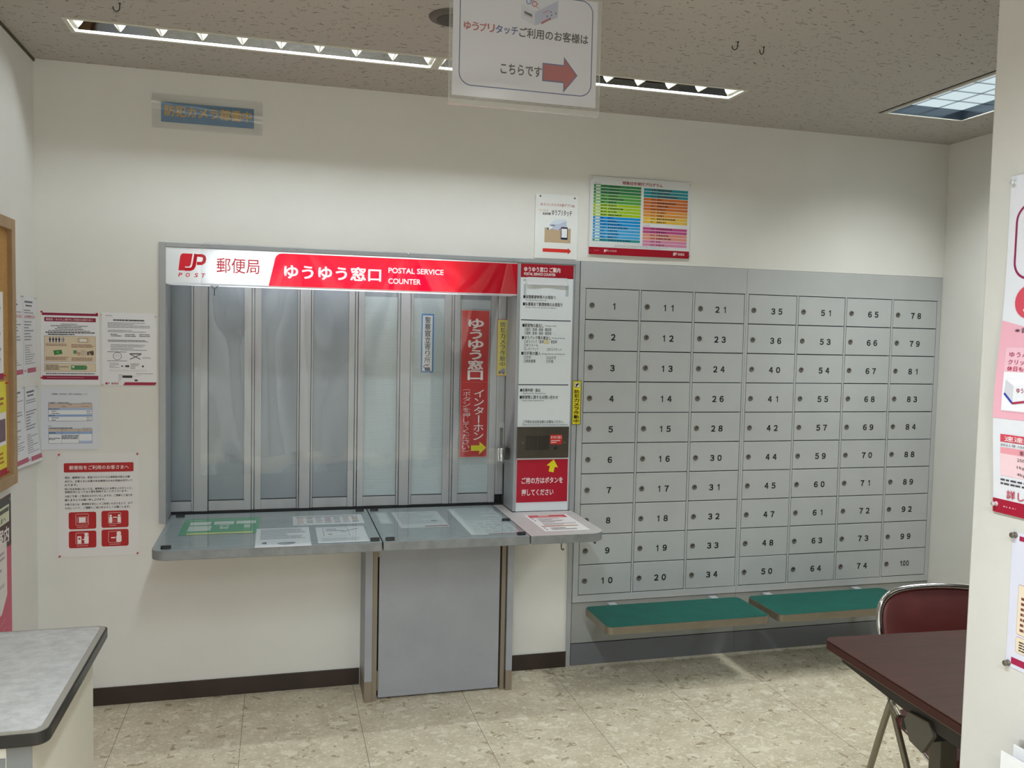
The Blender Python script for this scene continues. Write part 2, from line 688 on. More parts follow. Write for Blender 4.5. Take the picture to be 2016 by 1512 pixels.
    def text(s, t, u0, v0, u1, v1, col='#1b1b22', bold=0., layer=3, shear=0., keep=False, rot=0, space=1.):
        vs, fs, x0, x1, y0, y1 = glyphs(t, min(bold, 0.), shear, space)
        d = max(bold, 0.) * .8
        if not fs:
            return s
        W_, H_ = (u1 - u0) * s.w, (v1 - v0) * s.h
        x0, x1, y0, y1 = x0 - d, x1 + d, y0 - d, y1 + d
        gw, gh = max(x1 - x0, 1e-6), max(y1 - y0, 1e-6)
        if rot:
            vs = [((y - y0), (x1 - x)) for x, y in vs]
            gw, gh = gh, gw
        else:
            vs = [(x - x0, y - y0) for x, y in vs]
        kx, ky = W_ / gw, H_ / gh
        ox = 0
        if keep:
            k = min(kx, ky)
            ox = (W_ - k * gw) / 2 if keep == 'c' else 0
            oy = (H_ - k * gh) / 2
            kx = ky = k
        else:
            oy = 0
        sh = [(0, 0)] if d < .003 else [(-d, -d), (d, -d), (-d, d), (d, d), (0, 0)] if d < .014 else \
            [(-d, -d), (d, -d), (-d, d), (d, d), (-d, 0), (d, 0), (0, d), (0, -d)]
        for q, (dx, dy) in enumerate(sh):      # heavier weight: the outline laid down again, shifted
            s.flat([(u0 * s.w + ox + (x + dx) * kx, -v1 * s.h + oy + (y + dy) * ky) for x, y in vs], col, layer + .12 * q, fs)
        return s

    def vtext(s, t, u0, v0, u1, v1, col='#1b1b22', bold=0., layer=3, fill=.88):
        n = len(t)
        st = (v1 - v0) / n
        for i, ch in enumerate(t):
            a = v0 + st * i
            pad = st * (1 - fill) / 2
            if ch in 'ー（）|':
                if ch == 'ー':
                    c = (u0 + u1) / 2
                    s.text('ー', c - (u1 - u0) * .07, a + pad, c + (u1 - u0) * .07, a + st - pad, col, bold, layer, rot=1)
                else:
                    k = 0 if ch == '（' else .62
                    s.text(ch, u0, a + st * (.1 + (.55 if ch == '（' else 0)), u1, a + st * (.35 + (.55 if ch == '（' else 0)), col, bold, layer, rot=1)
            else:
                sm = .78 if ch in 'うりしてくっ' else 1.
                c, hw = (u0 + u1) / 2, (u1 - u0) / 2 * sm
                s.text(ch, c - hw, a + pad, c + hw, a + st - pad, col, bold, layer)
        return s

    def lines(s, u0, v0, u1, v1, n, col='#6a6a72', seed=1, fill=.5, full=.85, layer=2, ctr=False):
        """rows of print too small to read in the photo: broken dashes"""
        r = random.Random(seed)
        st = (v1 - v0) / n
        for i in range(n):
            v = v0 + st * (i + .5 - fill / 2)
            e = u0 + (u1 - u0) * (full + (1 - full) * r.random()) * (1 if r.random() < .75 else .6)
            off = ((u1 - u0) - (e - u0)) / 2 if ctr else 0
            u = u0
            while u < e:
                d = (.02 + .05 * r.random()) * (u1 - u0) + .004
                s.rect(u + off, v, min(u + d, e) + off, v + st * fill, col, layer)
                u += d + .006 * (.4 + r.random())
        return s

    def emblem(s, u0, v0, u1, v1, red='#b5121f', ink=None, layer=3, white='#f0f0f2'):
        """slanted red mark with the joined J and P strokes"""
        def T(x, y):
            return (u0 + (u1 - u0) * (x - 248) / 262, v0 + (v1 - v0) * (y - 265) / 126)
        k = s.h * (v1 - v0) / 126
        s.poly([T(*p) for p in ((249, 390), (258, 330), (266, 288), (276, 272), (294, 266), (384, 266), (366, 345), (352, 360), (312, 360), (312, 390))], red, layer)
        s.stroke([T(*p) for p in ((414, 266), (400, 330), (392, 358), (378, 374), (356, 380), (310, 380))], 21 * k, red, layer)
        s.stroke([T(*p) for p in ((310, 381), (362, 380), (384, 373), (398, 356), (406, 320), (418, 277), (474, 277), (494, 283), (499, 300), (492, 322), (472, 334), (424, 335))],
                 23 * k, red, layer)
        return s

    def pin(s, u, v, col='#c01028', r=.0035):
        s.pins_.append((u * s.w, -v * s.h, col, r))
        return s

    def done(s, name, label, cat, tl, right=(1, 0, 0), down=(0, 0, -1), group=None, parent=None, off=.001):
        if s.bend:
            s.mb.v = [(x, y, z + s.bend(x / s.w, -y / s.h)) for x, y, z in s.mb.v]
        o = s.mb.build(name, parent)
        r, d = Vector(right).normalized(), Vector(down).normalized()
        nrm = d.cross(r).normalized()
        p = Vector(tl) + nrm * off
        u = -d
        o.matrix_world = Matrix(((r.x, u.x, nrm.x, p.x), (r.y, u.y, nrm.y, p.y), (r.z, u.z, nrm.z, p.z), (0, 0, 0, 1)))
        tag(o, label, cat, group)
        for x, y, c, rad in s.pins_:
            b = MB()
            z = s.bend(x / s.w, -y / s.h) if s.bend else 0
            mm = mat(c, .35)
            b.lathe([(rad, 0), (rad, .0015), (rad * .55, .003), (rad * .55, .006), (rad * .9, .0075), (rad * .9, .0095), (.0001, .0098)], (x, y, z), mm, n=12)
            b.build('pushpin', o)
        return o


def front_down(nrm):
    pass


# ------------------------------------------------------------------ the room
XL, XR, H, YB = -2.31, 1.978, 2.6, -6.8
WX0, WX1, WZ0, WZ1 = -1.853, -.034, .752, 1.913      # service window opening
CX0, CX1, CZ1 = -.034, XR, 1.914                      # box wall opening


def struct(o):
    o['kind'] = 'structure'
    return o


b = MB()
b.box(XL - .1, XR + .1, YB, .5, -.05, 0, M_FLOOR)
struct(b.build('floor'))

# ceiling with openings for the recessed lights
HOLES = [(-2.083, -.809, -.530, -.396), (-.789, .485, -.530, -.396), (1.252, 1.664, -1.69, -.424)]
xs = sorted({XL - .1, XR + .1} | {h[0] for h in HOLES} | {h[1] for h in HOLES})
ys = sorted({YB, .1} | {h[2] for h in HOLES} | {h[3] for h in HOLES})
b = MB()
for i in range(len(xs) - 1):
    for j in range(len(ys) - 1):
        cx, cy = (xs[i] + xs[i + 1]) / 2, (ys[j] + ys[j + 1]) / 2
        if not any(h[0] < cx < h[1] and h[2] < cy < h[3] for h in HOLES):
            b.box(xs[i], xs[i + 1], ys[j], ys[j + 1], H, H + .015, M_CEIL)
struct(b.build('ceiling'))

b = MB()
b.box(XL - .1, WX0, 0, .17, 0, H, M_WALL)
b.box(WX0, CX0, 0, .17, WZ1, H, M_WALL)
b.box(WX0, CX0, 0, .10, 0, WZ0 - .04, M_WALL)
b.box(WX0, -1.8285, 0, .10, WZ0 - .04, WZ0, M_WALL)
b.box(CX0, XR + .1, 0, .3, CZ1, H, M_WALL)
struct(b.build('wall_back'))
b = MB()
b.box(XL - .1, XL, YB, 0, 0, H, M_WALL)
struct(b.build('wall_left'))
b = MB()
b.box(XR, XR + .1, YB, .3, 0, H, M_WALL)
struct(b.build('wall_right'))
b = MB()
b.box(XL - .1, XR + .1, YB - .1, YB, 0, H, M_WALL)
struct(b.build('wall_front'))
b = MB()
b.box(.0036, .13, YB, -2.35, 0, H, M_WALLP)
struct(b.build('wall_partition', bevel=.004))
b = MB()
b.box(XL, -1.025, -.007, 0, 0, .074, M_BASE)
b.box(-.374, -.036, -.007, 0, 0, .074, M_BASE)
struct(b.build('baseboard_back', bevel=.0015))
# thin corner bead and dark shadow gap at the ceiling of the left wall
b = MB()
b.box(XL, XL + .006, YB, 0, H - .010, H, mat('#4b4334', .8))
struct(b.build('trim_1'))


# ------------------------------------------------------------------ ceiling lights
def linear_light(x0, x1, label):
    yc, hw = -.463, .066
    t = empty('ceiling_light', ((x0 + x1) / 2, yc, H), label, 'ceiling light', 'recessed strip lights')
    L = (x1 - x0) / 2
    b = MB()                                   # steel housing, open below
    b.box(-L, L, -hw, hw, .112, .116, M_FLANGE)
    b.box(-L, L, -hw, -hw + .002, 0, .112, M_WHITE)
    b.box(-L, L, hw - .002, hw, 0, .112, M_WHITE)
    b.box(-L, -L + .002, -hw, hw, 0, .112, M_WHITE)
    b.box(L - .002, L, -hw, hw, 0, .112, M_WHITE)
    b.build('housing', t)
    b = MB()                                   # flange frame below the ceiling face
    o, w = .003, .013
    for a in ((-L - w, L + w, -hw - w, -hw + o), (-L - w, L + w, hw - o, hw + w), (-L - w, -L + o, -hw, hw), (L - o, L + w, -hw, hw)):
        b.box(a[0], a[1], a[2], a[3], -.003, 0, M_FLANGE)
    b.build('frame', t, bevel=.001)
    b = MB()
    b.cyl((-L + .02, 0, .064), .014, 2 * L - .04, M_TUBE, 'x', 14)
    b.build('fluorescent_tube', t)
    for sgn in (-1, 1):                        # curved mirror reflectors either side
        b = MB()
        pr = [(.064, .007), (.053, .026), (.043, .042), (.033, .056)]
        vs, fs = [], []
        for y, z in pr:
            vs += [(-L + .012, sgn * y, z), (L - .012, sgn * y, z)]
        for k in range(3):
            q = (2 * k, 2 * k + 1, 2 * k + 3, 2 * k + 2)
            fs.append(q if sgn > 0 else q[::-1])
        b.add(vs, fs, M_MIRROR, True)
        b.build('mirror_reflector', t)
    n = 9
    pitch = (2 * L - .024) / n
    for k in range(n + 1):                     # V section cross blades
        x = -L + .012 + pitch * k
        b = MB()
        b.prism([(x - .002, .010), (x + .002, .010), (x + .026, .040), (x - .026, .040)], -.055, .055, M_BLADE, axis='y')
        b.build('louvre_blade', t)
    return t


linear_light(-2.08, -.812, 'long recessed strip light at left, running from the left wall to behind the hanging sign')
linear_light(-.786, .482, 'recessed strip light partly hidden behind the hanging sign, ending right of it')

t = empty('ceiling_light', (1.458, -1.057, H), 'square bluish louvred ceiling light by the right wall', 'ceiling light')
b = MB()
X2, Y2 = .203, .63
b.box(-X2, X2, -Y2, Y2, .094, .098, M_FLANGE)
for a in ((-X2, -X2 + .002, -Y2, Y2), (X2 - .002, X2, -Y2, Y2), (-X2, X2, -Y2, -Y2 + .002), (-X2, X2, Y2 - .002, Y2)):
    b.box(a[0], a[1], a[2], a[3], 0, .094, M_DMIR)
b.build('housing', t)
b = MB()
for a in ((-X2 - .012, -X2 + .002, -Y2 - .012, Y2 + .012), (X2 - .002, X2 + .006, -Y2 - .012, Y2 + .006), (-X2, X2, -Y2 - .012, -Y2), (-X2, X2, Y2 - .002, Y2 + .006)):
    b.box(a[0], a[1], a[2], a[3], -.003, 0, M_FLANGE)
b.build('frame', t)
b = MB()
b.box(-X2 - .034, -X2 - .026, -Y2 - .02, Y2 + .012, -.002, 0, M_DARK)
b.build('shadow_gap', t)
b = MB()
b.box(-X2 + .003, X2 - .003, -Y2 + .003, Y2 - .003, .046, .050, M_PANEL)
b.build('diffuser', t)
b = MB()
for k in range(1, 3):
    x = -X2 + 2 * X2 * k / 3
    b.box(x - .0012, x + .0012, -Y2 + .003, Y2 - .003, .041, .046, M_TAPE)
for k in range(1, 10):
    y = -Y2 + 2 * Y2 * k / 10
    b.box(-X2 + .003, X2 - .003, y - .0012, y + .0012, .041, .046, M_TAPE)
b.build('louvre_grid', t)
lamp('louvre_lamp', (1.458, -1.057, H + .040), .38, 1.2, 18, (.95, 1, .97), 122)

# ------------------------------------------------------------------ ceiling hooks, speaker
for x, y, rz, lb in ((-1.888, -.736, .2, 'small dark ceiling hook above the left end of the strip light'),
                     (.146, -1.041, -.3, 'left of the two dark ceiling hooks right of the hanging sign'),
                     (.258, -1.029, .3, 'right of the two dark ceiling hooks right of the hanging sign')):
    t = empty('ceiling_hook', (x, y, H), lb, 'hook', 'ceiling hooks', rz)
    b = MB()
    b.tube([(.010, 0, 0), (.010, 0, -.014), (.008, 0, -.022), (0, 0, -.028), (-.008, 0, -.023), (-.0095, 0, -.014)], .0016, M_BLACK, 8, 5)
    b.build('hook_wire', t)
    b = MB()
    b.cyl((.010, 0, -.002), .004, .002, M_BLACK)
    b.build('hook_plate', t)

t = empty('ceiling_speaker', (-.83, -.955, H), 'round dark grey ceiling speaker half hidden by the hanging sign', 'speaker')
b = MB()
b.lathe([(.0001, -.012), (.052, -.012), (.056, -.010), (.056, -.008)], (0, 0, 0), mat('#45423e', .8))
b.build('speaker_grille', t)
b = MB()
b.lathe([(.056, -.009), (.060, -.011), (.082, -.004), (.084, 0)], (0, 0, 0), mat('#55524c', .6), n=36)
b.build('rim', t)

# ------------------------------------------------------------------ service window
t = empty('service_window_frame', (-.94, 0, .752), 'grey metal frame around the service window, with a broad pillar at right', 'window frame')
P = lambda x: x + .94
b = MB()
b.box(P(-1.853), P(-1.827), -.008, .165, 0, 1.161, M_FRAME)
b.build('left_jamb', t, bevel=.0015)
b = MB()
b.box(P(-1.827), P(-.036), -.008, .165, 1.895 - .752, 1.913 - .752, M_FRAME)
b.build('head_rail', t, bevel=.0015)
b = MB()
b.box(P(-.334), P(-.058), -.004, .165, 0, 1.895 - .752, M_FRAME)
b.build('pillar', t, bevel=.002)
b = MB()
b.box(P(-.058), P(-.036), -.008, .1, -.752, 1.895 - .752, M_FRAME)
b.build('right_jamb', t, bevel=.0015)

SY = .18
ZB, ZT = .762, 1.80
t = empty('folding_shutter', (-1.07, SY, ZB), 'grey aluminium folding shutter of tall panes closing the service window', 'shutter')
P = lambda x: x + 1.07
Z = lambda z: z - ZB
LEAVES = [(-1.852, -1.4946, [(-1.8425, -1.7456), (-1.6735, -1.5244)], (-1.7354, -1.6762), 'g'),
          (-1.4804, -1.0447, [(-1.4524, -1.2982), (-1.2278, -1.0716)], (-1.288, -1.238), 'g'),
          (-1.0287, -.5982, [(-1.0015, -.8503), (-.7774, -.631)], (-.838, -.790), 'f'),
          (-.5837, -.376, [(-.557, -.4082)], None, 'f')]
for x0, x1, panes, mul, kind in LEAVES:
    b = MB()
    cuts = [x0] + [c for p in panes for c in p] + [x1]
    for k in range(0, len(cuts), 2):
        a, c = cuts[k], cuts[k + 1]
        if 0 < k < len(cuts) - 2:              # hinged stile: three strips with fine grooves
            g = [a, mul[0], mul[1], c]
            for q in range(3):
                b.box(P(g[q] + .0012), P(g[q + 1] - .0012), (0 if q != 1 else -.004), .03, 0, Z(ZT), M_ALU)
            b.box(P(a), P(c), .012, .03, 0, Z(ZT), M_BLACK)
        else:
            b.box(P(a), P(c), 0, .03, 0, Z(ZT), M_ALU)
    for a, c in panes:
        b.box(P(a), P(c), .003, .03, 0, Z(.805), M_ALU)
    lf = b.build('leaf', t, bevel=.001)
    for a, c in panes:
        b = MB()
        if kind == 'g':
            b.box(P(a), P(c), .012, .018, Z(.805), Z(ZT), M_PANEG)
        else:
            b.box(P(a), P(c), .012, .018, Z(.808), Z(1.727), M_FILM)
            b.box(P(a), P(c), .014, .018, Z(1.727), Z(ZT), M_PANEG)
        b.box(P(a), P(c), .0095, .0125, Z(.805), Z(.8085), M_BLACK)
        b.build('pane', lf)
b = MB()
for x in (-1.4875, -1.0367, -.5909):           # folding joints between leaves
    b.box(P(x - .0045), P(x + .0045), .004, .03, 0, Z(ZT), M_ALU)
    b.box(P(x - .0068), P(x + .0068), .016, .03, 0, Z(ZT), M_BLACK)
b.build('hinge_strip', t)
b = MB()
b.box(P(-.374), P(-.334), .006, .03, Z(.80), Z(ZT), M_ALU)
b.box(P(-.372), P(-.362), .000, .006, Z(.80), Z(ZT), M_ALU)
b.box(P(-.3615), P(-.336), .002, .006, Z(.80), Z(1.0), M_ALU)
for x in (-.356, -.342):
    b.cyl((P(x), .002, Z(.818)), .0016, -.001, M_DARK, 'y', 10)
b.build('lock_stile', t, bevel=.0008)
b = MB()
b.box(P(-.374), P(-.334), .02, .03, 0, Z(.80), M_BLACK)
b.build('floor_pocket', t)
b = MB()
b.add([(x, y, z) for x, y in rrect(P(-.366), -.001, P(-.334), .001, 0) for z in (Z(1.03), Z(1.158))], [], M_ALU)
b = MB()
b.prism(rrect(P(-.364), Z(1.03), P(-.336), Z(1.152), .012), -.006, .004, M_ALU, axis='y')
b.prism(rrect(P(-.356), Z(1.034), P(-.341), Z(1.122), .003), -.0075, -.006, M_BLACK, axis='y')
b.build('recessed_handle', t)
b = MB()                                      # dark slot under the shutter
b.box(P(-1.852), P(-.334), -.002, .03, Z(.7525), 0, M_BLACK)
b.build('bottom_track', t)

t = empty('lock_box', (-.3515, .10, .985), 'black lock box with a curl of silver tape on the shutter edge', 'lock')
b = MB()
b.box(-.0145, .0145, -.115, -.035, .0, .055, M_BLACK)
b.box(-.009, .009, -.035, .0145, .012, .042, M_DARK)
b.build('lock_body', t, bevel=.004)
b = MB()
pts = [(-.048 + .034 * i / 10, -.112 - .006 * math.sin(PI * i / 10) - .002 * math.sin(i), ) for i in range(11)]
vs, fs = [], []
for i, (x, y) in enumerate(pts):
    for k in range(7):
        vs.append((x, y - .004 * math.sin(k * 1.1), -.014 + .070 * k / 6))
for i in range(10):
    for k in range(6):
        a = i * 7 + k
        fs.append((a, a + 7, a + 8, a + 1))
b.add(vs, fs, M_TAPE, True)
o = b.build('silver_tape', t)
s = o.modifiers.new('thick', 'SOLIDIFY')
s.thickness = .001
t.location.y = .165
for c in t.children:
    pass

# light box sign -------------------------------------------------------------
SX0, SX1, SZ0, SZ1 = -1.8265, -.335, 1.745, 1.894
SW, SH = SX1 - SX0, SZ1 - SZ0
t = empty('lightbox_sign', (SX0, -.004, SZ0), 'lit red and white light box sign along the top of the service window', 'sign')
b = MB()
b.box(0, SW, .120, .123, 0, SH, M_SBOT)
b.box(0, .003, .002, .12, 0, SH, M_WHITE)
b.box(SW - .003, SW, .002, .12, 0, SH, M_WHITE)
b.box(0, SW, .002, .12, SH - .003, SH, M_WHITE)
b.build('box_body', t)
b = MB()
b.box(0, SW, .002, .12, 0, .003, M_SBOT)
b.build('bottom_diffuser', t)
b = MB()
b.cyl((.19, .080, SH * .40), .013, 1.01, M_STUBE, 'x', 14)
b.build('fluorescent_tube', t)
S = Sheet(SW, SH, body=M_SWHITE, thick=.002, gap=.0002)
S.mb = MB()
# face split between the white and the red field, so each passes its own light
uT, uB = .2985, .2705
arc = [(uB, 1.0), (.2955 - .006, .16), (.2955, .085), (.302, .05), (.312, .042)]
S.poly([(0, 0), (1, 0), (1, .042)] + arc[::-1][0:1] + [], M_SWHITE, 0)
S.poly([(0, 0), (.312, .042)] + arc[::-1][1:] + [(0, 1)], M_SWHITE, 0)
S.poly([arc[0], (1, 1.0), (1, .042)] + arc[::-1][:-1], M_SRED, 0)
S.rect(.0, .965, 1, 1.0, M_SWHITE, 1)
S.emblem(.0322, .155, .1035, .63, M_SJP)
for ch, u in zip('POST', (.0318, .0515, .0735, .0925)):
    S.text(ch, u, .69, u + .0105, .80, M_SJP, .02, shear=.2)
S.text('郵便局', .132, .235, .2465, .655, mat('#c01c30', .5, 0, .5, .3), .010)
S.text('ゆうゆう窓口', .3135, .34, .5875, .74, M_SLET, .028)
S.text('POSTAL SERVICE', .6085, .315, .772, .475, M_SLET, .02)
S.text('COUNTER', .6085, .625, .704, .785, M_SLET, .02)
o = S.mb.build('sign_face', t)
o.matrix_local = Matrix(((1, 0, 0, 0), (0, 0, -1, 0), (0, 1, 0, SH), (0, 0, 0, 1)))

t = empty('wire_hanger', (-1.64, .03, 1.7445), 'small black forked hanger dangling below the light box sign', 'hanger')
b = MB()
b.tube([(-.013, 0, 0), (-.009, 0, -.006), (0, 0, -.014), (.009, 0, -.006), (.013, 0, 0)], .0013, M_BLACK, 8, 4)
b.tube([(0, 0, -.014), (0, 0, -.042)], .0018, M_BLACK, 8)
b.box(-.018, .018, -.002, .002, -.001, .0, M_BLACK)
b.build('hanger_wire', t)

# clear vinyl curtain pinned over the window -----------------------------------
t = empty('vinyl_curtain', (-1.69, -.022, .95), 'clear vinyl sheet pinned to the window head and hanging over the shutter', 'curtain')
b = MB()
nx, nz = 150, 50
VW = 1.357
pinx = [.005, .381, .853, 1.312]
vs, fs = [], []
for j in range(nz + 1):
    f = j / nz
    for i in range(nx + 1):
        x = VW * i / nx
        zt = .967 - .004 * x
        zb = .002 + .028 * (x / VW) ** 2.2
        dy = 0
        for q in pinx:
            d = x - q
            r_ = .02 + f * .35
            dy += .010 * min(1, f * 3) * math.sin(d / r_ * 3.0) * math.exp(-(d / (.10 + .35 * f)) ** 2)
        dy += .005 * f * math.sin(x * 31 + 2.5 * math.sin(f * 2 + x * 3))
        dy -= .010 * max(0, f - .93) / .07
        vs.append((x, -dy * 1.15, zt + (zb - zt) * f))
for j in range(nz):
    for i in range(nx):
        a = j * (nx + 1) + i
        fs.append((a, a + 1, a + nx + 2, a + nx + 1))
b.add(vs, fs, M_CLEAR, True)
b.build('vinyl_sheet', t)
for q in pinx:
    b = MB()
    b.lathe([(.004, .004), (.004, 0), (.002, -.004), (.0035, -.010), (.0001, -.011)], (q, 0, .958), M_CHROME, 'y', 12)
    b.build('pushpin', t)

# ------------------------------------------------------------------ information pillar
S = Sheet(.252, 1.138, '#dfe6ec', thick=.002, rough=.35)
H_ = 1.138
V = lambda py: (py - 519.) / (1005. - 519.)
S.rect(.0, 0, 1.0, .054, '#9c1024', 1)
S.text('ゆうゆう窓口 ご案内', .06, .011, .745, .031, '#f3eef0', .022)
S.text('POSTAL SERVICE COUNTER', .06, .0345, .655, .0455, '#f3eef0', .02)
S.text('お忙', .045, .061, .10, .069, '#30343c')
S.rect(.06, .080, .105, .125, '#b7bfc6', 1)
S.rect(.86, .080, .915, .125, '#b7bfc6', 1)
S.text('■保管郵便物等のお受取り', .055, .124, .665, .138, '#20242c', .01)
S.text('Receipt of Mail and Parcels', .10, .1415, .50, .1475, '#50545c')
S.text('■私書箱あて郵便物等のお受取り', .05, .1525, .80, .1675, '#20242c', .01)
S.text('Receipt of Mail and Parcels to P.O.Boxes', .10, .171, .68, .177, '#50545c')
S.rect(.02, .222, .97, .226, '#3d4654', 1)
S.text('■郵便物の差出し', .05, .238, .45, .253, '#20242c', .01)
S.text('Posting of Mail', .49, .243, .69, .250, '#50545c')
S.text('□国内（普通・速達・書留等）', .095, .2545, .61, .268, '#20242c')
S.text('□国際（普通・速達・書留等）', .095, .2695, .61, .283, '#20242c')
S.text('■ゆうパック等の差出し', .045, .287, .595, .302, '#20242c', .01)
S.text('Posting of Parcels', .62, .292, .865, .299, '#50545c')
S.text('□ゆうパック（普通', .095, .303, .46, .317, '#20242c')
S.text('・書留等）', .575, .303, .72, .317, '#20242c')
S.rect(.465, .302, .565, .319, '#d9d2a8', 1)
S.text('□ゆうメール', .09, .3185, .355, .331, '#20242c')
S.text('□レターパック', .09, .3335, .36, .346, '#20242c')
S.text('□ポスパケット', .525, .3345, .81, .347, '#20242c')
S.text('■切手等の購入', .04, .350, .405, .365, '#20242c', .01)
S.text('Postage Stamps and Postcards', .43, .356, .87, .363, '#50545c')
S.text('□切手', .09, .367, .225, .380, '#20242c')
S.text('□はがき', .52, .367, .70, .380, '#20242c')
S.text('□郵便書簡', .09, .382, .31, .395, '#20242c')
S.text('□印紙', .52, .382, .655, .395, '#20242c')
S.rect(.0, .482, .955, .486, '#3d4654', 1)
S.text('■各種申請・届出', .035, .499, .415, .513, '#20242c', .01)
S.text('Application for Postal Service', .085, .516, .52, .523, '#50545c')
S.text('■郵便等に関するお問い合わせ', .03, .527, .76, .542, '#20242c', .01)
S.text('Inquiry about Postal Service', .08, .545, .49, .552, '#50545c')
S.text('ご不明な点は担当者にお尋ねください。', .10, .628, .88, .641, '#20242c', .008)
S.text('Please do not hesitate to ask us if you have any questions.', .10, .6435, .96, .650, '#30343c')
S.done('information_board', 'tall white guide board with a maroon heading on the window pillar', 'notice board', (-.3195, -.004, 1.890), off=.0022)

S = Sheet(.192, .034, '#d4d6da', thick=.0005, bend=lambda u, v: .003 + .004 * v * v + .002 * math.sin(u * 9))
S.done('paper_slip', 'blank white paper slip taped near the top of the guide board', 'paper', (-.290, -.0068, 1.8305), off=.001)

t = empty('intercom', (-.197, -.0066, 1.000), 'brown grey metal intercom panel with speaker slots on the pillar', 'intercom')
b = MB()
b.box(-.125, .125, -.008, 0, 0, .145, m_speck('bronze_metal', '#4c473f', '#554f46', 9, .4, .4))
b.build('face_plate', t, bevel=.002)
b = MB()
for g in range(2):
    for i in range(9):
        x = -.083 + .058 * g + .0062 * i
        b.box(x, x + .0026, -.0086, -.0078, .038, .104, M_BLACK)
b.build('speaker_slots', t)
b = MB()
b.lathe([(.0001, -.0105), (.0075, -.0105), (.0085, -.009), (.0085, -.0078)], (.061, 0, .048), M_BLACK, 'y')
b.build('call_button', t)
b = MB()
for x in (-.098, .104):
    b.cyl((x, -.008, .072), .003, -.0012, M_PIPE, 'y', 12)
b.build('screws', t)
S = Sheet(.058, .044, '#c31f1c', thick=.0004)
S.text('ゆうゆう窓口', .06, .10, .94, .42, '#f6e6e6', .01)
S.lines(.07, .52, .93, .9, 2, '#eacaca', 3)
o = S.done('red_label', None, None, (0, 0, 0), parent=t)
o.matrix_world = Matrix.Identity(4)
o.matrix_local = Matrix(((1, 0, 0, .033), (0, 0, -1, -.0088), (0, 1, 0, .108), (0, 0, 0, 1)))

S = Sheet(.247, .199, '#b00c2c', thick=.0006, rough=.4)
S.text('ご用の方はボタンを', .095, .415, .905, .565, '#f5e9ec', .02)
S.text('押してください', .10, .69, .725, .845, '#f5e9ec', .02)
c_, s_ = math.cos(.2), math.sin(.2)
ar = [(-.30, -.05), (0, -.45), (.42, .0), (.17, .03), (.17, .38), (-.17, .38), (-.17, -.02)]
ar = [(0, -.5), (.44, .04), (.19, .04), (.19, .46), (-.19, .46), (-.19, .04), (-.44, .04)]
S.flat([(.171 + .064 * (x * c_ - y * s_), -.031 - .062 * (x * s_ + y * c_)) for x, y in ar], '#e5d91e', 2)
S.done('red_notice', 'red notice with a yellow arrow below the intercom', 'notice', (-.3185, -.0066, .993))


def yellow_strip(w, h, label, tl, cam_top):
    S = Sheet(w, h, '#e2d52c', thick=.0005, rough=.4)
    if cam_top:
        S.ring(0, 0, 1, 1, .001, .0022, '#26241a')
        S.circ(.5, .10, .0145, '#1d1d18', 1)
        S.circ(.5, .10, .0128, '#e9e6d8', 2)
        S.poly([(.30, .085), (.62, .055), (.72, .085), (.46, .125)], '#1d1d18', 3)
        S.circ(.42, .128, .004, '#2a2a66', 3)
        S.vtext('防犯カメラ作動中', .2, .205, .80, .965, '#1f1c10', .022)
    else:
        S.ring(0, 0, 1, 1, .001, .0028, '#b3392c')
        S.vtext('防犯カメラ作動中', .29, .04, .77, .84, '#1f1c10', .012)
        S.poly([(.2, .92), (.62, .86), (.8, .875), (.8, .925), (.36, .965)], '#8b88a2', 2)
        S.circ(.3, .94, .007, '#4a475a', 3)
        S.circ(.66, .945, .007, '#5c5970', 3)
    return S.done('camera_warning_sticker', label, 'sticker', tl)


yellow_strip(.042, .206, 'yellow vertical camera warning sticker on the jamb beside the numbered boxes', (-.058, -.008, 1.360), True)
yellow_strip(.052, .269, 'yellow vertical camera warning sticker on the shutter right of the red banner', (-.378, SY - .0005, 1.638), False)

S = Sheet(.135, .695, '#bb2427', thick=.0006, rough=.4)
S.ring(0, 0, 1, 1, .0005, .0016, '#d99b98')
S.vtext('ゆうゆう窓口', .245, .055, .80, .475, '#f4eeee', .03, fill=.94)
S.rect(.01, .486, .99, .4885, '#d1605c', 1)
S.vtext('インターホン', .50, .535, .85, .885, '#f4eeee', .004, fill=.90)
S.vtext('（ボタンを押してください）', .10, .512, .36, .985, '#f4eeee', -.006, fill=.86)
S.poly([(.42, .92), (.72, .92), (.72, .895), (.97, .936), (.72, .982), (.72, .957), (.42, .957)], '#e3dc1f', 3)
S.done('red_banner', 'long red vertical banner with white letters and a yellow arrow on the shutter', 'banner', (-.5515, SY - .0005, 1.677))

S = Sheet(.058, .272, '#2f74b8', thick=.0005, rough=.4)
S.rect(.10, .022, .90, .978, '#e6ebf0', 1)
S.vtext('警察官立寄り所', .28, .045, .74, .845, '#20252c', .004, fill=.92)
S.rect(.34, .862, .66, .878, '#2a3247', 2)
S.circ(.5, .893, .0052, '#e2b79a', 2)
S.poly([(.28, .915), (.72, .912), (.78, .975), (.36, .975)], '#243560', 2)
S.stroke([(.36, .93), (.2, .90), (.34, .875)], .004, '#243560', 2)
S.done('police_sticker', 'narrow blue bordered white sticker on the shutter pane left of the red banner', 'sticker', (-.7385, SY + .0115, 1.654))


# ------------------------------------------------------------------ counter
CZ = .75


def slab(name, label, outline, th, mtop, medge, cat='counter'):
    b = MB()
    b.prism(outline, CZ - th, CZ, medge, mtop)
    o = b.build(name, bevel=.004, seg=3)
    return tag(o, label, cat)


def rc(x0, y0, x1, y1, r, which, n=10):
    return rrect(x0, y0, x1, y1, r, n, which)


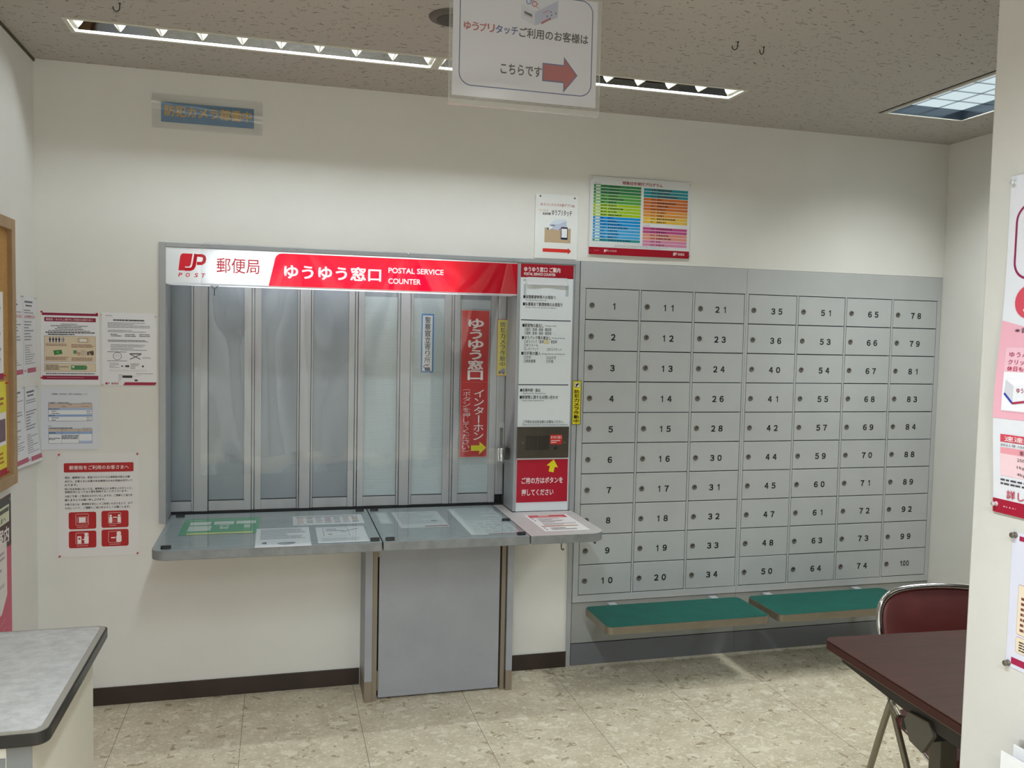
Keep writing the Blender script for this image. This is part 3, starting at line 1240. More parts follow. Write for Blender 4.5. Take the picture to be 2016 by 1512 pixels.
slab('service_counter', 'grey counter top at left of the window with a rounded front corner', rc(-1.826, -.478, -.986, .172, .055, (1, 0, 0, 0)), .036, M_TOP, M_EDGE)
slab('counter_flap', 'middle lift-up counter flap above the grey cabinet door', rc(-.981, -.478, -.388, .172, .05, (0, 0, 0, 0)), .036, M_TOP, M_EDGE)
b = MB()
b.prism([(-.383, -.478)] + rrect(-.2, -.478, -.052, -.20, .075, 10, (0, 1, 0, 0))[1:12] + [(-.052, -.01), (-.336, -.01), (-.336, .172), (-.383, .172)],
        CZ - .036, CZ, M_EDGE, M_LEDGE)
tag(b.build('counter_ledge', bevel=.004, seg=3), 'pale ledge with a rounded corner in front of the guide pillar', 'counter')


def glass_top(x0, x1, y0, y1, label, pads, r=0.):
    t = empty('glass_top', ((x0 + x1) / 2, (y0 + y1) / 2, CZ), label, 'glass sheet', 'glass tops on the counter')
    X, Y = (x1 - x0) / 2, (y1 - y0) / 2
    b = MB()
    b.prism(rrect(-X, -Y, X, Y, max(r, .004), 8, (1 if r else 0, 0, 0, 0)), .0045, .0085, M_GLASS)
    b.build('pane', t)
    for px, py in pads:
        b = MB()
        b.prism(rrect(px - .018, py - .010, px + .018, py + .010, .008), .0002, .0105, M_RUB)
        b.build('rubber_pad', t)
    return t


glass_top(-1.805, -.992, -.458, .132, 'glass sheet over the papers on the left counter', [(-.378, -.274), (.388, -.282), (-.385, .282), (.38, .284)], .05)
glass_top(-.974, -.394, -.458, .132, 'glass sheet over the papers on the middle flap', [(-.268, -.284), (.268, -.284), (-.27, .284), (.272, -.02)])


def counter_paper(name, label, x0, x1, y0, y1, draw, paper='#e3e7ec', z=.0003, rz=0., off=.0012, skew=0.):
    S = Sheet(x1 - x0, y1 - y0, paper, thick=.0004, gap=.00015)
    draw(S)
    return S.done(name, label, 'paper', (x0, y1, CZ), (1, skew, 0), (skew, -1, 0), off=off)


def d_green(S):
    S.lines(.07, .07, .3, .16, 1, '#8fc9a6', 3)
    S.lines(.34, .08, .9, .16, 1, '#57a882', 4)
    S.rect(.09, .22, .36, .42, '#d9e3df', 1)
    S.rect(.09, .48, .38, .78, '#ccd8d3', 1)
    S.rect(.40, .22, .66, .42, '#d9e3df', 1)
    S.rect(.69, .22, .95, .40, '#d9e3df', 1)
    S.rect(.49, .46, .60, .70, '#b9cfc4', 1)
    S.rect(.52, .50, .58, .58, '#3b8f68', 2)
    S.rect(.80, .46, .88, .66, '#b9cfc4', 1)
    S.rect(.10, .90, .92, .995, '#cfd37c', 1)


counter_paper('green_sheet', 'green printed sheet under the left counter glass', -1.757, -1.452, -.232, .066, d_green, '#3f9a6e')


def d_a(S):
    S.lines(.05, .08, .95, .2, 1, '#7b5b66', 11)
    r = random.Random(5)
    for j in range(4):
        for i in range(7):
            u = .06 + .13 * i
            v = .24 + .16 * j
            S.rect(u, v, u + .09, v + .07, r.choice(['#c49a5a', '#b3555f', '#5b606c', '#9aa1ad', '#c98b8b', '#7d848f']), 1)
    S.lines(.05, .88, .3, .95, 1, '#50555c', 2)


counter_paper('price_sheet', 'white sheet with rows of small coloured squares under the left counter glass', -1.316, -1.020, -.130, .055, d_a)


def d_b(S):
    S.lines(.08, .06, .95, .62, 9, '#747a84', 21, .45)
    S.poly([(.12, .78), (.2, .73), (.2, .86), (.12, .83)], '#4a5060', 2)
    S.circ(.55, .84, .022, '#8f96a0', 1, sx=1.5)
    S.circ(.63, .82, .014, '#777e8a', 2, sx=1.4)


counter_paper('letter_sheet', 'white letter page beside the green sheet under the left counter glass', -1.461, -1.254, -.486, -.168, d_b, off=.0016)


def d_c(S):
    S.ring(.14, .06, .66, .60, .002, .0015, '#3d4657')
    S.lines(.2, .12, .6, .3, 2, '#5b616c', 8)
    S.circ(.27, .48, .009, '#b08c62', 2)
    S.stroke([(.5, .36), (.86, .16)], .006, '#2c3340', 3)
    S.lines(.08, .70, .9, .9, 3, '#b4bac2', 9)


counter_paper('pen_notice', 'white notice with a pen drawing under the left counter glass', -1.228, -1.032, -.458, -.182, d_c, off=.0018)


def d_d(S):
    S.lines(.07, .06, .93, .78, 13, '#969ca3', 31, .4)
    S.circ(.77, .62, .010, '#5d636b', 2, sx=1.3)
    S.rect(.5, .90, .98, .95, '#a03a58', 2)


counter_paper('red_edged_sheet', 'grey white sheet with a red footer under the middle counter glass', -.882, -.675, -.254, .072, d_d, '#ccd3d6')


def d_e(S):
    S.rect(.0, .0, .1, .98, '#d9e2e4', 1)
    S.lines(.14, .03, .97, .5, 13, '#98a1a8', 41, .45)
    r = random.Random(3)
    for j in range(8):
        for i in range(5):
            S.rect(.16 + .165 * i, .54 + .05 * j, .16 + .165 * i + .13, .54 + .05 * j + .032, r.choice(['#b4bdc3', '#a6b0b6', '#c4ccd0']), 1)
    S.rect(.35, .968, 1, .992, '#8d4760', 2)


counter_paper('table_sheet', 'large grey printed table sheet under the middle counter glass at its right', -.620, -.408, -.426, .108, d_e, '#c9d2d6')
counter_paper('clear_slip', 'narrow pale slip at the left edge of the middle counter glass', -.955, -.905, -.16, .08, lambda S: S.rect(.2, .1, .8, .9, '#ccd6da', 1), '#bcc8cc')


def d_f(S):
    S.rect(.06, .03, .93, .2, '#c3494f', 1)
    S.lines(.3, .05, .7, .11, 1, '#f3dede', 6, .8, 1.)
    S.lines(.12, .13, .88, .19, 1, '#f0cfcf', 5)
    for v in (.25, .36, .80, .90):
        S.rect(.06, v, .10, v + .035, '#302c2c', 2)
    S.lines(.18, .24, .75, .52, 5, '#7d6d72', 51, .45)
    S.lines(.16, .54, .92, .68, 2, '#94848a', 52, .45)
    S.rect(.06, .70, .88, .745, '#c08a4e', 1)
    S.rect(.06, .70, .5, .745, '#b06a4e', 2)
    S.lines(.2, .80, .8, .95, 2, '#6b6064', 53, .5)


S = Sheet(.200, .322, '#f0eff1', thick=.0006, gap=.0002)
d_f(S)
S.done('ledge_notice', 'white notice with a red heading lying on the pale ledge', 'paper', (-.302, -.086, CZ), (1, .0, 0), (.0, -1, 0))

for x, y, rz, lb in ((-.245, -.455, 0, 'left of the two small hooks under the pale ledge'), (-.072, -.375, .5, 'right of the two small hooks under the pale ledge, by the jamb')):
    t = empty('under_hook', (x, y, CZ - .036), lb, 'hook', 'hooks under the counter ledge', rz)
    b = MB()
    b.tube([(0, 0, 0), (0, 0, -.022), (.002, 0, -.029), (.007, -.002, -.032), (.010, -.002, -.026)], .0024, mat('#3d3a35', .4, .5), 8, 4)
    b.cyl((0, 0, -.003), .005, .003, M_PIPE)
    b.build('hook_wire', t)

# cabinet below the flap ------------------------------------------------------
t = empty('counter_cabinet', (-.70, -.1, 0), 'grey cabinet with a plain door under the middle of the counter', 'cabinet')
P = lambda x: x + .70
Yc = lambda y: y + .1
b = MB()
b.box(P(-1.0225), P(-.991), Yc(-.2075), Yc(-.001), .088, .714, M_DOOR)
b.box(P(-1.0225), P(-.991), Yc(-.2085), Yc(-.001), .0, .088, M_JAMB)
b.box(P(-.991), P(-.970), Yc(-.200), Yc(-.001), .0, .714, M_JAMB)
b.build('left_side_panel', t, bevel=.0015)
b = MB()
b.box(P(-.405), P(-.377), Yc(-.2075), Yc(-.001), .088, .714, M_DOOR)
b.box(P(-.405), P(-.377), Yc(-.2085), Yc(-.001), .0, .088, M_JAMB)
b.box(P(-.428), P(-.409), Yc(-.195), Yc(-.001), .0, .714, M_JAMB)
b.box(P(-.409), P(-.405), Yc(-.185), Yc(-.001), .0, .714, M_DARK)
b.build('right_side_panel', t, bevel=.0015)
b = MB()
b.box(P(-.970), P(-.428), Yc(-.14), Yc(-.12), 0, .714, M_BLACK)
b.build('dark_interior', t)
b = MB()
b.box(P(-.963), P(-.436), Yc(-.192), Yc(-.170), .010, .706, M_DOOR)
d = b.build('door', t, bevel=.0015)
for z0, z1 in ((.045, .13), (.62, .705)):
    b = MB()
    b.cyl((P(-.9665), Yc(-.196), z0), .0038, z1 - z0, M_PIPE, n=12)
    b.box(P(-.9665), P(-.962), Yc(-.198), Yc(-.194), z0, z1, M_PIPE)
    b.build('hinge', d)

# ------------------------------------------------------------------ numbered boxes
PX, PZ, ZTOP, DW = .27867, .14506, 1.789, .2652
COLS = [[1, 2, 3, 4, 5, 6, 7, 8, 9, 10], [11, 12, 13, 14, 15, 16, 17, 18, 19, 20], [21, 23, 24, 26, 28, 30, 31, 32, 33, 34],
        [35, 36, 40, 41, 42, 44, 45, 47, 48, 50], [51, 53, 54, 55, 57, 59, 60, 61, 63, 64],
        [65, 66, 67, 68, 69, 70, 71, 72, 73, 74], [78, 79, 81, 83, 84, 88, 89, 92, 99, 100]]
UC = [.530, .530, .528, .585, .60, .59, .52]
LOCK = None


def box_cabinet(cols, x0, x1, label):
    t = empty('post_box_cabinet', (x0, 0, 0), label, 'post box cabinet', 'grey cabinets of numbered post boxes')
    zb = .304
    b = MB()
    z_hi, z_lo = ZTOP + .002, ZTOP - 10 * PZ - .001
    b.box(0, x1 - x0, 0, .28, z_hi, CZ1 - .001, M_CAB)
    b.box(0, x1 - x0, 0, .28, zb, z_lo, M_CAB)
    last = 0.
    for i in cols:
        xi = i * PX + (.0125 if i >= 3 else 0) - x0
        b.box(last, xi - .0024, 0, .28, z_lo, z_hi, M_CAB)
        last = xi + DW + .0024
    b.box(last, x1 - x0, 0, .28, z_lo, z_hi, M_CAB)
    b.box(0, x1 - x0, .02, .28, z_lo, z_hi, M_DARK)
    b.build('body', t, bevel=.0012)
    b = MB()
    b.box(0, x1 - x0, .004, .28, .107, zb - .003, mat('#949695', .45))  # plinth greys darkened: the benches' shade is partly put into the colour
    b.box(0, x1 - x0, .002, .28, 0, .103, mat('#6c6e74', .5))
    b.box(0, x1 - x0, .012, .28, .10, .31, M_DARK)
    b.build('plinth', t, bevel=.001)
    global LOCK
    for i in cols:
        for j, num in enumerate(COLS[i]):
            xi = i * PX + (.0125 if i >= 3 else 0)
            zt = ZTOP - j * PZ
            o = bpy.data.objects.new('door', None)
            S = Sheet(DW, PZ - .0042, body=M_CAB, thick=.016, gap=.0003)
            digs = str(num)
            adv = .0395 if len(digs) < 3 else .0205
            tot = adv * (len(digs) - 1)
            dw_, dh = (.0225, .0305) if len(digs) < 3 else (.0165, .029)
            uc = UC[i] * DW
            for k, ch in enumerate(digs):
                cx = uc - tot / 2 + adv * k
                hw = dw_ / 2 * (.68 if ch == '1' else 1)
                if ch == '1':
                    y0, y1, st = .445, .445 + dh / S.h, .0052
                    S.rect((cx + .0005) / DW, y0, (cx + .0005 + st) / DW, y1, '#131418', 1)
                    S.poly([((cx + .0005) / DW, y0), ((cx + .0005) / DW, y0 + .0085 / S.h), ((cx - .0065) / DW, y0 + .0105 / S.h), ((cx - .0065) / DW, y0 + .0065 / S.h), ((cx - .0015) / DW, y0 + .004 / S.h)], '#131418', 1)
                    continue
                S.text(chr(0xFF10 + int(ch)), (cx - hw) / DW, .445, (cx + hw) / DW, .445 + dh / S.h, '#131418', .042, 1)
            o = S.mb.build('door', t, bevel=.0013, seg=1)
            o.matrix_local = Matrix(((1, 0, 0, xi - x0), (0, 0, -1, .0004), (0, 1, 0, zt - .0016), (0, 0, 0, 1)))
            if LOCK is None:
                b = MB()
                b.lathe([(.0128, 0), (.0128, .0018), (.0115, .003), (.0068, .003), (.0068, .0024), (.0001, .0024)], (0, 0, 0), mat('#625e58', .55, .2), n=20)
                b.box(-.0012, .0012, -.0035, .0035, .0024, .0032, M_BLACK)
                LOCK = b.build('lock', o)
                lk = LOCK
            else:
                lk = LOCK.copy()
                COL.objects.link(lk)
                lk.parent = o
            lk.location = (.112 * DW if i < 3 else .103 * DW, -.075, 0)
    return t


box_cabinet([0, 1, 2], -.030, .8335, 'grey wall cabinet of thirty numbered boxes, 1 to 34, nearer the window')
box_cabinet([3, 4, 5, 6], .8345, XR - .002, 'grey wall cabinet of forty numbered boxes, 35 to 100, by the right wall')

# ------------------------------------------------------------------ benches
def bench(x0, x1, brackets, label):
    y0, y1, zt = -.380, -.082, .311
    t = empty('wall_bench', ((x0 + x1) / 2, (y0 + y1) / 2, zt), label, 'bench', 'teal wall benches')
    X, Y = (x1 - x0) / 2, (y1 - y0) / 2
    b = MB()
    b.prism(rrect(-X + .004, -Y + .004, X - .004, Y - .004, .026, 8), -.030, 0, M_TEAL)
    b.build('seat', t, bevel=.002)
    b = MB()
    a, c = rrect(-X, -Y, X, Y, .03, 8), rrect(-X + .0035, -Y + .0035, X - .0035, Y - .0035, .0265, 8)
    n = len(a)
    vs = [(x, y, -.034) for x, y in a] + [(x, y, -.001) for x, y in a] + [(x, y, -.001) for x, y in c] + [(x, y, -.034) for x, y in c]
    fs = []
    for i in range(n):
        j = (i + 1) % n
        fs += [(i, j, n + j, n + i), (n + i, n + j, 2 * n + j, 2 * n + i), (2 * n + i, 2 * n + j, 3 * n + j, 3 * n + i), (3 * n + i, 3 * n + j, j, i)]
    b.add(vs, fs, M_TRIM)
    b.build('metal_edging', t)
    for bx in brackets:
        b = MB()
        b.box(bx - (x0 + x1) / 2 - .020, bx - (x0 + x1) / 2 + .020, -Y + .06, Y + .0815, -.052, -.032, M_CAB)
        b.box(bx - (x0 + x1) / 2 - .020, bx - (x0 + x1) / 2 + .020, Y + .004, Y + .0815, -.034, -.014, M_CAB)
        b.build('bracket', t, bevel=.002)
    return t


bench(.000, .798, (.165, .700), 'left teal wall bench under the boxes, nearer the counter')
bench(.845, 1.62, (1.0, 1.52), 'right teal wall bench under the boxes, partly behind the chair')


# ------------------------------------------------------------------ notices on the main wall
S = Sheet(.213, .291, M_PAPER)
S.rect(.02, .01, .98, .045, '#8d1a3e', 1)
S.rect(.06, .072, .94, .128, '#8d1a3e', 1)
S.text('郵便局・ゆうちょ銀行をご利用のお客さまへ', .09, .085, .89, .115, '#ecd5dc', .01)
for i, (a, c) in enumerate(((.34, .62), (.17, .80), (.28, .70), (.24, .73), (.13, .84))):
    S.lines(a, .155 + .023 * i, c, .17 + .023 * i, 1, '#3d3d44', 60 + i, .6, 1.)
S.lines(.08, .268, .92, .286, 1, '#26262e', 66, .8, 1.)
S.lines(.12, .295, .88, .312, 1, '#26262e', 67, .8, 1.)
S.rect(.055, .325, .935, .68, '#dcccb2', 1)
S.ring(.055, .325, .935, .68, .0005, .0009, '#8a5a52')
for k in range(5):
    u = .155 + .052 * k + (.02 if k == 4 else 0)
    c = '#1c2a60' if k < 4 else '#7b86a5'
    S.circ(u, .348, .0022, c, 2)
    S.rect(u - .016, .358, u + .016, .385, c, 2)
    S.rect(u - .009, .385, u + .009, .415, c, 2)
S.rect(.352, .345, .358, .41, '#5a628a', 2)
S.ring(.64, .35, .80, .41, .003, .0008, '#55504a', 3)
S.rect(.665, .358, .775, .402, '#e9e4dc', 2)
S.ring(.615, .357, .825, .403, .004, .0008, '#7d766e', 2)
S.lines(.08, .43, .48, .465, 2, '#7d4038', 71)
S.lines(.52, .435, .92, .485, 3, '#7d4038', 72)
S.poly([(.21, .525), (.35, .515), (.365, .57), (.225, .59)], '#3c7d43', 2)
S.circ(.285, .55, .005, '#6ea567', 3)
S.rect(.55, .52, .61, .568, '#5f8f6c', 2)
S.rect(.615, .54, .67, .59, '#c99b88', 2)
S.ring(.685, .518, .765, .592, .0005, .0008, '#5c5c60', 2)
S.lines(.70, .53, .75, .58, 3, '#70747c', 73)
S.rect(.785, .535, .83, .585, '#6b5a50', 2)
S.poly([(.82, .53), (.9, .522), (.905, .58), (.86, .59)], '#54453f', 2)
S.lines(.08, .61, .48, .66, 3, '#7d4038', 74)
S.lines(.52, .615, .92, .665, 3, '#7d4038', 75)
S.rect(.055, .70, .935, .815, '#dcccb2', 1)
S.ring(.055, .70, .935, .815, .0005, .0009, '#8a5a52')
S.lines(.08, .72, .48, .795, 4, '#3a352f', 76)
S.poly([(.51, .725), (.77, .725), (.795, .76), (.77, .79), (.51, .79)], '#5c9465', 2)
S.rect(.53, .735, .565, .76, '#dfe9df', 3)
S.lines(.58, .735, .76, .78, 3, '#2f5d3a', 77, layer=3)
S.lines(.08, .835, .92, .85, 1, '#30303a', 78, .7, 1.)
S.rect(.02, .87, .98, .925, '#8d1a3e', 1)
S.lines(.1, .89, .82, .905, 1, '#c98a9c', 79)
S.pin(.02, .0).pin(.965, .01).pin(.01, .9)
S.done('wall_notice', 'small notice with maroon bands and beige boxes in the left corner', 'notice', (-2.291, 0, 1.617))

S = Sheet(.207, .296, M_PAPER)
S.lines(.07, .03, .2, .055, 1, '#9a9aa6', 81)
S.lines(.21, .09, .77, .115, 1, '#44444e', 80, .8, 1.)
S.lines(.11, .13, .89, .21, 4, '#8d8d98', 82, .45)
S.lines(.11, .235, .89, .27, 2, '#8d8d98', 83, .45)
for k, u in enumerate((.16, .42, .68)):
    S.lines(u, .285, u + .2, .33, 2, '#3b3b46', 84 + k, .5)
S.lines(.11, .37, .89, .40, 2, '#5d5d6a', 87, .5)
S.lines(.16, .43, .85, .52, 4, '#8d8d98', 88, .4)
S.lines(.10, .53, .5, .545, 1, '#55555f', 89)
S.circ(.28, .595, .0162, '#2b2b36', 1)
S.circ(.28, .595, .0146, '#e2e2ea', 2)
S.stroke([(.24, .59), (.32, .585)], .0007, '#55555f', 3)
S.rect(.50, .555, .72, .568, '#24242c', 2)
S.stroke([(.52, .57), (.70, .635)], .0030, '#4a4a52', 2)
S.stroke([(.70, .57), (.51, .635)], .0030, '#4a4a52', 2)
S.lines(.74, .60, .9, .63, 2, '#9a9aa6', 90)
S.lines(.10, .655, .52, .668, 1, '#44444e', 91)
S.lines(.14, .685, .32, .76, 4, '#9a9aa6', 92)
S.poly([(.42, .72), (.47, .72), (.47, .708), (.5, .732), (.47, .756), (.47, .744), (.42, .744)], '#3a3a42', 2)
S.rect(.35, .722, .38, .742, '#55555e', 2)
S.lines(.52, .69, .68, .77, 4, '#77777f', 93)
S.rect(.73, .72, .76, .745, '#2a2a30', 2)
S.ring(.13, .785, .82, .8, .0003, .0005, '#8a8a92')
S.rect(.37, .86, .55, .893, '#24242c', 2)
S.stroke([(.55, .88), (.72, .85)], .0006, '#77777f', 2)
S.rect(.59, .915, .65, .94, '#4a4a54', 2)
S.lines(.62, .825, .95, .845, 1, '#9a9aa6', 94)
S.lines(.3, .84, .37, .95, 4, '#9a9aa6', 95)
S.emblem(.06, .957, .14, .985, '#a31c38')
S.text('郵便局', .17, .957, .30, .985, '#a31c38', .01)
S.poly([(.385, .995), (.415, .953), (.99, .953), (.99, .995)], '#a01c40', 1)
S.pin(.985, .045, '#cfcab8').pin(.015, .99, '#cfcab8').pin(.985, .99, '#cfcab8').pin(-.005, .03, '#cfcab8')
S.done('wall_notice', 'white text notice with a ring and a cross-stand drawing, right of the maroon notice', 'notice', (-2.069, 0, 1.621))

S = Sheet(.215, .251, '#d8dbe4')
S.text('外国郵便（海外発送）に関する料金改定について', .18, .095, .80, .122, '#3c3c46')
S.text('外国郵便　引換送金手数料', .13, .237, .48, .257, '#44444e', .01)
S.lines(.70, .24, .87, .256, 1, '#55555f', 101)
S.rect(.13, .26, .875, .33, '#cbb7a8', 1)
S.text('料金', .47, .266, .53, .284, '#55484a')
S.text('送金額', .35, .30, .43, .318, '#55484a')
S.lines(.7, .302, .83, .316, 1, '#55484a', 102)
for i, c in enumerate(('#a9b9d8', '#e2e4ea', '#e2e4ea', '#8fa8d0', '#e2e4ea', '#e2e4ea')):
    v = .33 + .0355 * i
    S.rect(.13, v, .875, v + .0355, c, 1)
    S.lines(.135 + (.05 if i % 3 else 0), v + .01, .32, v + .027, 1, '#3d4048', 103 + i, .8)
    if i % 3:
        S.lines(.78, v + .01, .86, v + .027, 1, '#3d4048', 113 + i, .8)
S.ring(.13, .26, .875, .543, .0004, .0009, '#3c4250')
S.text('（参考）', .115, .612, .19, .632, '#44444e')
S.lines(.13, .645, .6, .662, 1, '#44444e', 121, .8)
S.lines(.70, .645, .87, .660, 1, '#55555f', 122)
S.rect(.13, .668, .875, .71, '#cbb7a8', 1)
S.text('区　分', .35, .678, .43, .698, '#55484a')
S.text('料　金', .73, .675, .80, .695, '#55484a')
S.rect(.13, .71, .875, .752, '#8fa8d0', 1)
S.lines(.135, .722, .27, .738, 1, '#3d4048', 123, .8)
S.rect(.13, .752, .875, .902, '#e2e4ea', 1)
S.lines(.355, .765, .64, .835, 3, '#4a4e5a', 124, .7)
S.lines(.135, .81, .33, .845, 2, '#4a4e5a', 125, .7)
S.rect(.645, .862, .875, .902, '#a9bce0', 2)
S.rect(.35, .71, .353, .902, '#3c4250', 3)
S.rect(.643, .668, .646, .902, '#3c4250', 3)
S.ring(.13, .668, .875, .902, .0004, .0009, '#3c4250')
S.done('wall_notice', 'white notice with two blue striped tables, below the maroon notice', 'notice', (-2.294, 0, 1.317), off=.0016)

S = Sheet(.301, .424, '#e1dfe0')
RED = '#b01c20'
S.rr(.07, .094, .935, .183, .005, RED)
S.text('郵便局をご利用のお客さまへ', .135, .118, .875, .158, '#f3e4e4', .012)
for i, (a, tx) in enumerate(((.222, '現在、郵便局では、新型コロナウイルス感染拡大防止の観'), (.258, '点から、お客さまと社員の安全確保のための取組みを行って'),
                             (.293, 'おります。'), (.333, '特に年末年始においては、通常時以上にお待ちいただくこと、'), (.360, '混雑状況によっては入場を制限することがございます。'),
                             (.402, '大変ご不便・ご負担をおかけいたしますが、ご理解とご協力を'), (.438, '賜りますようお願い申し上げます。'),
                             (.480, 'お客さまには、郵便局を安心してご利用いただけるよう、以下'), (.515, 'の点について、ご理解とご協力をよろしくお願いします。'))):
    S.text(tx, .08, a, .08 + .84 * min(1, len(tx) / 27), a + .022, '#2a2426', .012)
for k, (u, v) in enumerate(((.125, .567), (.53, .562), (.125, .75), (.53, .745))):
    S.rr(u, v, u + .34, v + .165, .008, RED)
    S.ring(u + .085, v + .018, u + .245, v + .128, .005, .0012, '#f0dada', 2)
    wc = '#f3e6e6'
    if k == 0:
        S.rect(u + .125, v + .052, u + .21, v + .10, wc, 3)
        S.ring(u + .105, v + .045, u + .232, v + .107, .006, .001, wc, 3)
    elif k == 1:
        for q in (u + .115, u + .22):
            S.circ(q, v + .048, .0045, wc, 3)
            S.rr(q - .02, v + .06, q + .02, v + .118, .003, wc, 3)
        S.rect(u + .145, v + .06, u + .195, v + .07, wc, 3)
        S.lines(u + .145, v + .085, u + .195, v + .115, 3, '#d98c8c', 4)
    elif k == 2:
        S.circ(u + .215, v + .035, .007, wc, 3)
        S.rr(u + .19, v + .05, u + .245, v + .122, .004, wc, 3)
        S.rect(u + .105, v + .05, u + .155, v + .122, wc, 3)
        S.rect(u + .165, v + .08, u + .19, v + .088, wc, 3)
        S.circ(u + .13, v + .075, .004, RED, 4)
    else:
        S.circ(u + .215, v + .04, .008, wc, 3)
        S.rr(u + .185, v + .055, u + .25, v + .126, .006, wc, 3)
        S.rect(u + .12, v + .075, u + .175, v + .087, wc, 3)
    S.lines(u + .1, v + .138, u + .25, v + .152, 1, '#e3b6b6', 130 + k)
for u, v in ((.015, .01), (.985, .012), (.015, .988), (.985, .985)):
    S.pin(u, v)
S.done('wall_notice', 'white notice with four red pictogram tiles, left of the counter', 'notice', (-2.233, 0, 1.050))

# blue camera sign in a clear sleeve
t = empty('camera_sign', (-1.664, -.001, 2.437), 'blue sign with orange letters in a clear sleeve high on the wall', 'sign')
S = Sheet(.360, .080, '#2c74a6', thick=.0006)
S.text('防犯カメラ稼働中', .035, .14, .975, .70, '#c79a1d', .03)
o = S.done('blue_card', None, None, (0, 0, 0), parent=t)
o.matrix_world = Matrix.Identity(4)
o.matrix_local = Matrix(((1, 0, 0, -.18), (0, 0, -1, -.0016), (0, 1, 0, .040), (0, 0, 0, 1)))
b = MB()
vs, fs = [], []
nu, nv = 40, 26
for j in range(nv + 1):
    f = j / nv
    for i in range(nu + 1):
        u = i / nu
        z = .071 - .138 * f
        ridge = .26 + .22 * u
        y = -.0035 - .022 * math.exp(-((f - ridge) / .085) ** 2) - .003 * math.sin(u * 14 + f * 9) * math.exp(-((f - ridge) / .16) ** 2)
        vs.append((-.215 + .43 * u, y, z))
for j in range(nv):
    for i in range(nu):
        a = j * (nu + 1) + i
        fs.append((a, a + nu + 1, a + nu + 2, a + 1))
b.add(vs, fs, M_SLEEVE, True)
b.build('clear_sleeve', t)

S = Sheet(.205, .290, '#e4e7e6', thick=.004, r=.006, rough=.3)
S.circ(.11, .035, .0045, '#6d6a62', 1)
S.circ(.915, .038, .0045, '#6d6a62', 1)
S.text('ゆうパックスマホ割アプリ', .12, .138, .845, .185, '#b23a34', 0, shear=.15)
S.text('用', .85, .15, .91, .185, '#b23a34', 0)
S.text('ゆうプリタッチ', .385, .235, .855, .325, '#1a2c52', .01)
S.text('サッとタッチ', .09, .235, .30, .275, '#cfa070', 0)
S.text('名前印刷', .17, .285, .355, .325, '#2a2a30', .01)
S.rect(.225, .52, .84, .75, '#bba488', 1)
S.poly([(.33, .47), (.46, .39), (.70, .375), (.735, .40), (.735, .50), (.58, .56), (.34, .53)], '#bcc8dc', 2)
S.poly([(.33, .47), (.46, .39), (.70, .375), (.735, .40), (.56, .455)], '#d3dcea', 3)
S.rect(.37, .475, .46, .49, '#5d6a80', 4)
S.poly([(.28, .535), (.36, .49), (.42, .505), (.33, .56)], '#e8eaec', 4)
S.poly([(.27, .53), (.31, .515), (.33, .55), (.30, .56)], '#5d7190', 5)
S.stroke([(.56, .55), (.62, .515)], .004, '#c04a40', 4)
S.rr(.605, .50, .765, .695, .004, '#1c2746', 4)
S.rect(.62, .525, .75, .665, '#e6eaf0', 5)
S.poly([(.19, .845), (.78, .845), (.78, .825), (.86, .875), (.78, .925), (.78, .90), (.19, .90)], '#d23a32', 2)
S.done('arrow_placard', 'white acrylic placard with a red arrow above the guide pillar', 'placard', (-.2575, 0, 2.209), off=.005)

S = Sheet(.509, .3595, '#d6d8da', rough=.3, bend=lambda u, v: .003 + .003 * math.sin(u * PI) + .006 * max(0, v - .7))
S.text('特殊切手発行プログラム', .31, .045, .71, .09, '#8c1f30', .02)
S.text('2022年', .035, .08, .10, .098, '#a05a6a')
LC = ['#2f7a45'] * 3 + ['#4f9a3e'] * 3 + ['#9cc018'] * 4 + ['#0a8ad0'] * 3 + ['#3c9ed6'] * 4 + ['#2a8f93']
for i, c in enumerate(LC):
    v = .105 + .0405 * i
    S.rect(.035, v, .497, v + .0335, c, 1)
    S.rect(.055, v + .009, .10, v + .025, '#d9e8d5', 2)
    S.lines(.11, v + .009, .165, v + .024, 1, '#25412f' if i < 10 else '#173e63', 140 + i, 1., 1.)
    S.lines(.18, v + .008, .26 + .15 * R.random(), v + .025, 1, '#25412f' if i < 10 else '#173e63', 160 + i, 1., .9)
RC = ['#1f8590'] * 3 + ['#c4682c'] * 4 + ['#d9923a'] * 2 + ['#dfb63c'] * 2
for i, c in enumerate(RC):
    v = .112 + .0415 * i
    S.rect(.523, v, .972, v + .0345, c, 1)
    S.lines(.6, v + .009, .645, v + .025, 1, '#4a2c1a', 180 + i, 1., 1.)
    S.lines(.66, v + .008, .74 + .14 * R.random(), v + .026, 1, '#4a2c1a', 200 + i, 1., .9)
S.text('2023年', .523, .585, .59, .605, '#c06a94')
for i, c in enumerate(['#bb4a86'] * 2 + ['#d98a78'] * 2 + ['#d284a8'] * 2):
    v = .615 + .042 * i
    S.rect(.523, v, .972, v + .035, c, 1)
    S.lines(.6, v + .009, .645, v + .025, 1, '#5e2440', 220 + i, 1., 1.)
    S.lines(.66, v + .008, .74 + .14 * R.random(), v + .026, 1, '#5e2440', 230 + i, 1., .9)
S.lines(.25, .865, .8, .895, 2, '#b4b6ba', 240, .5)
S.rect(0, .905, 1, 1.0, '#9c1226', 1)
S.emblem(.145, .93, .18, .965, '#ecd9dc')
S.text('日本郵便', .185, .935, .27, .96, '#e0b8be')
S.lines(.05, .94, .135, .955, 1, '#c98a92', 241)
S.emblem(.835, .925, .875, .97, '#ecd9dc')
S.text('郵便局', .885, .93, .95, .965, '#ecd9dc', .01)
S.pin(.015, .03, '#c9c6bc').pin(.99, .03, '#c9c6bc').pin(.015, .965, '#8c2a38').pin(.99, .965, '#8c2a38')
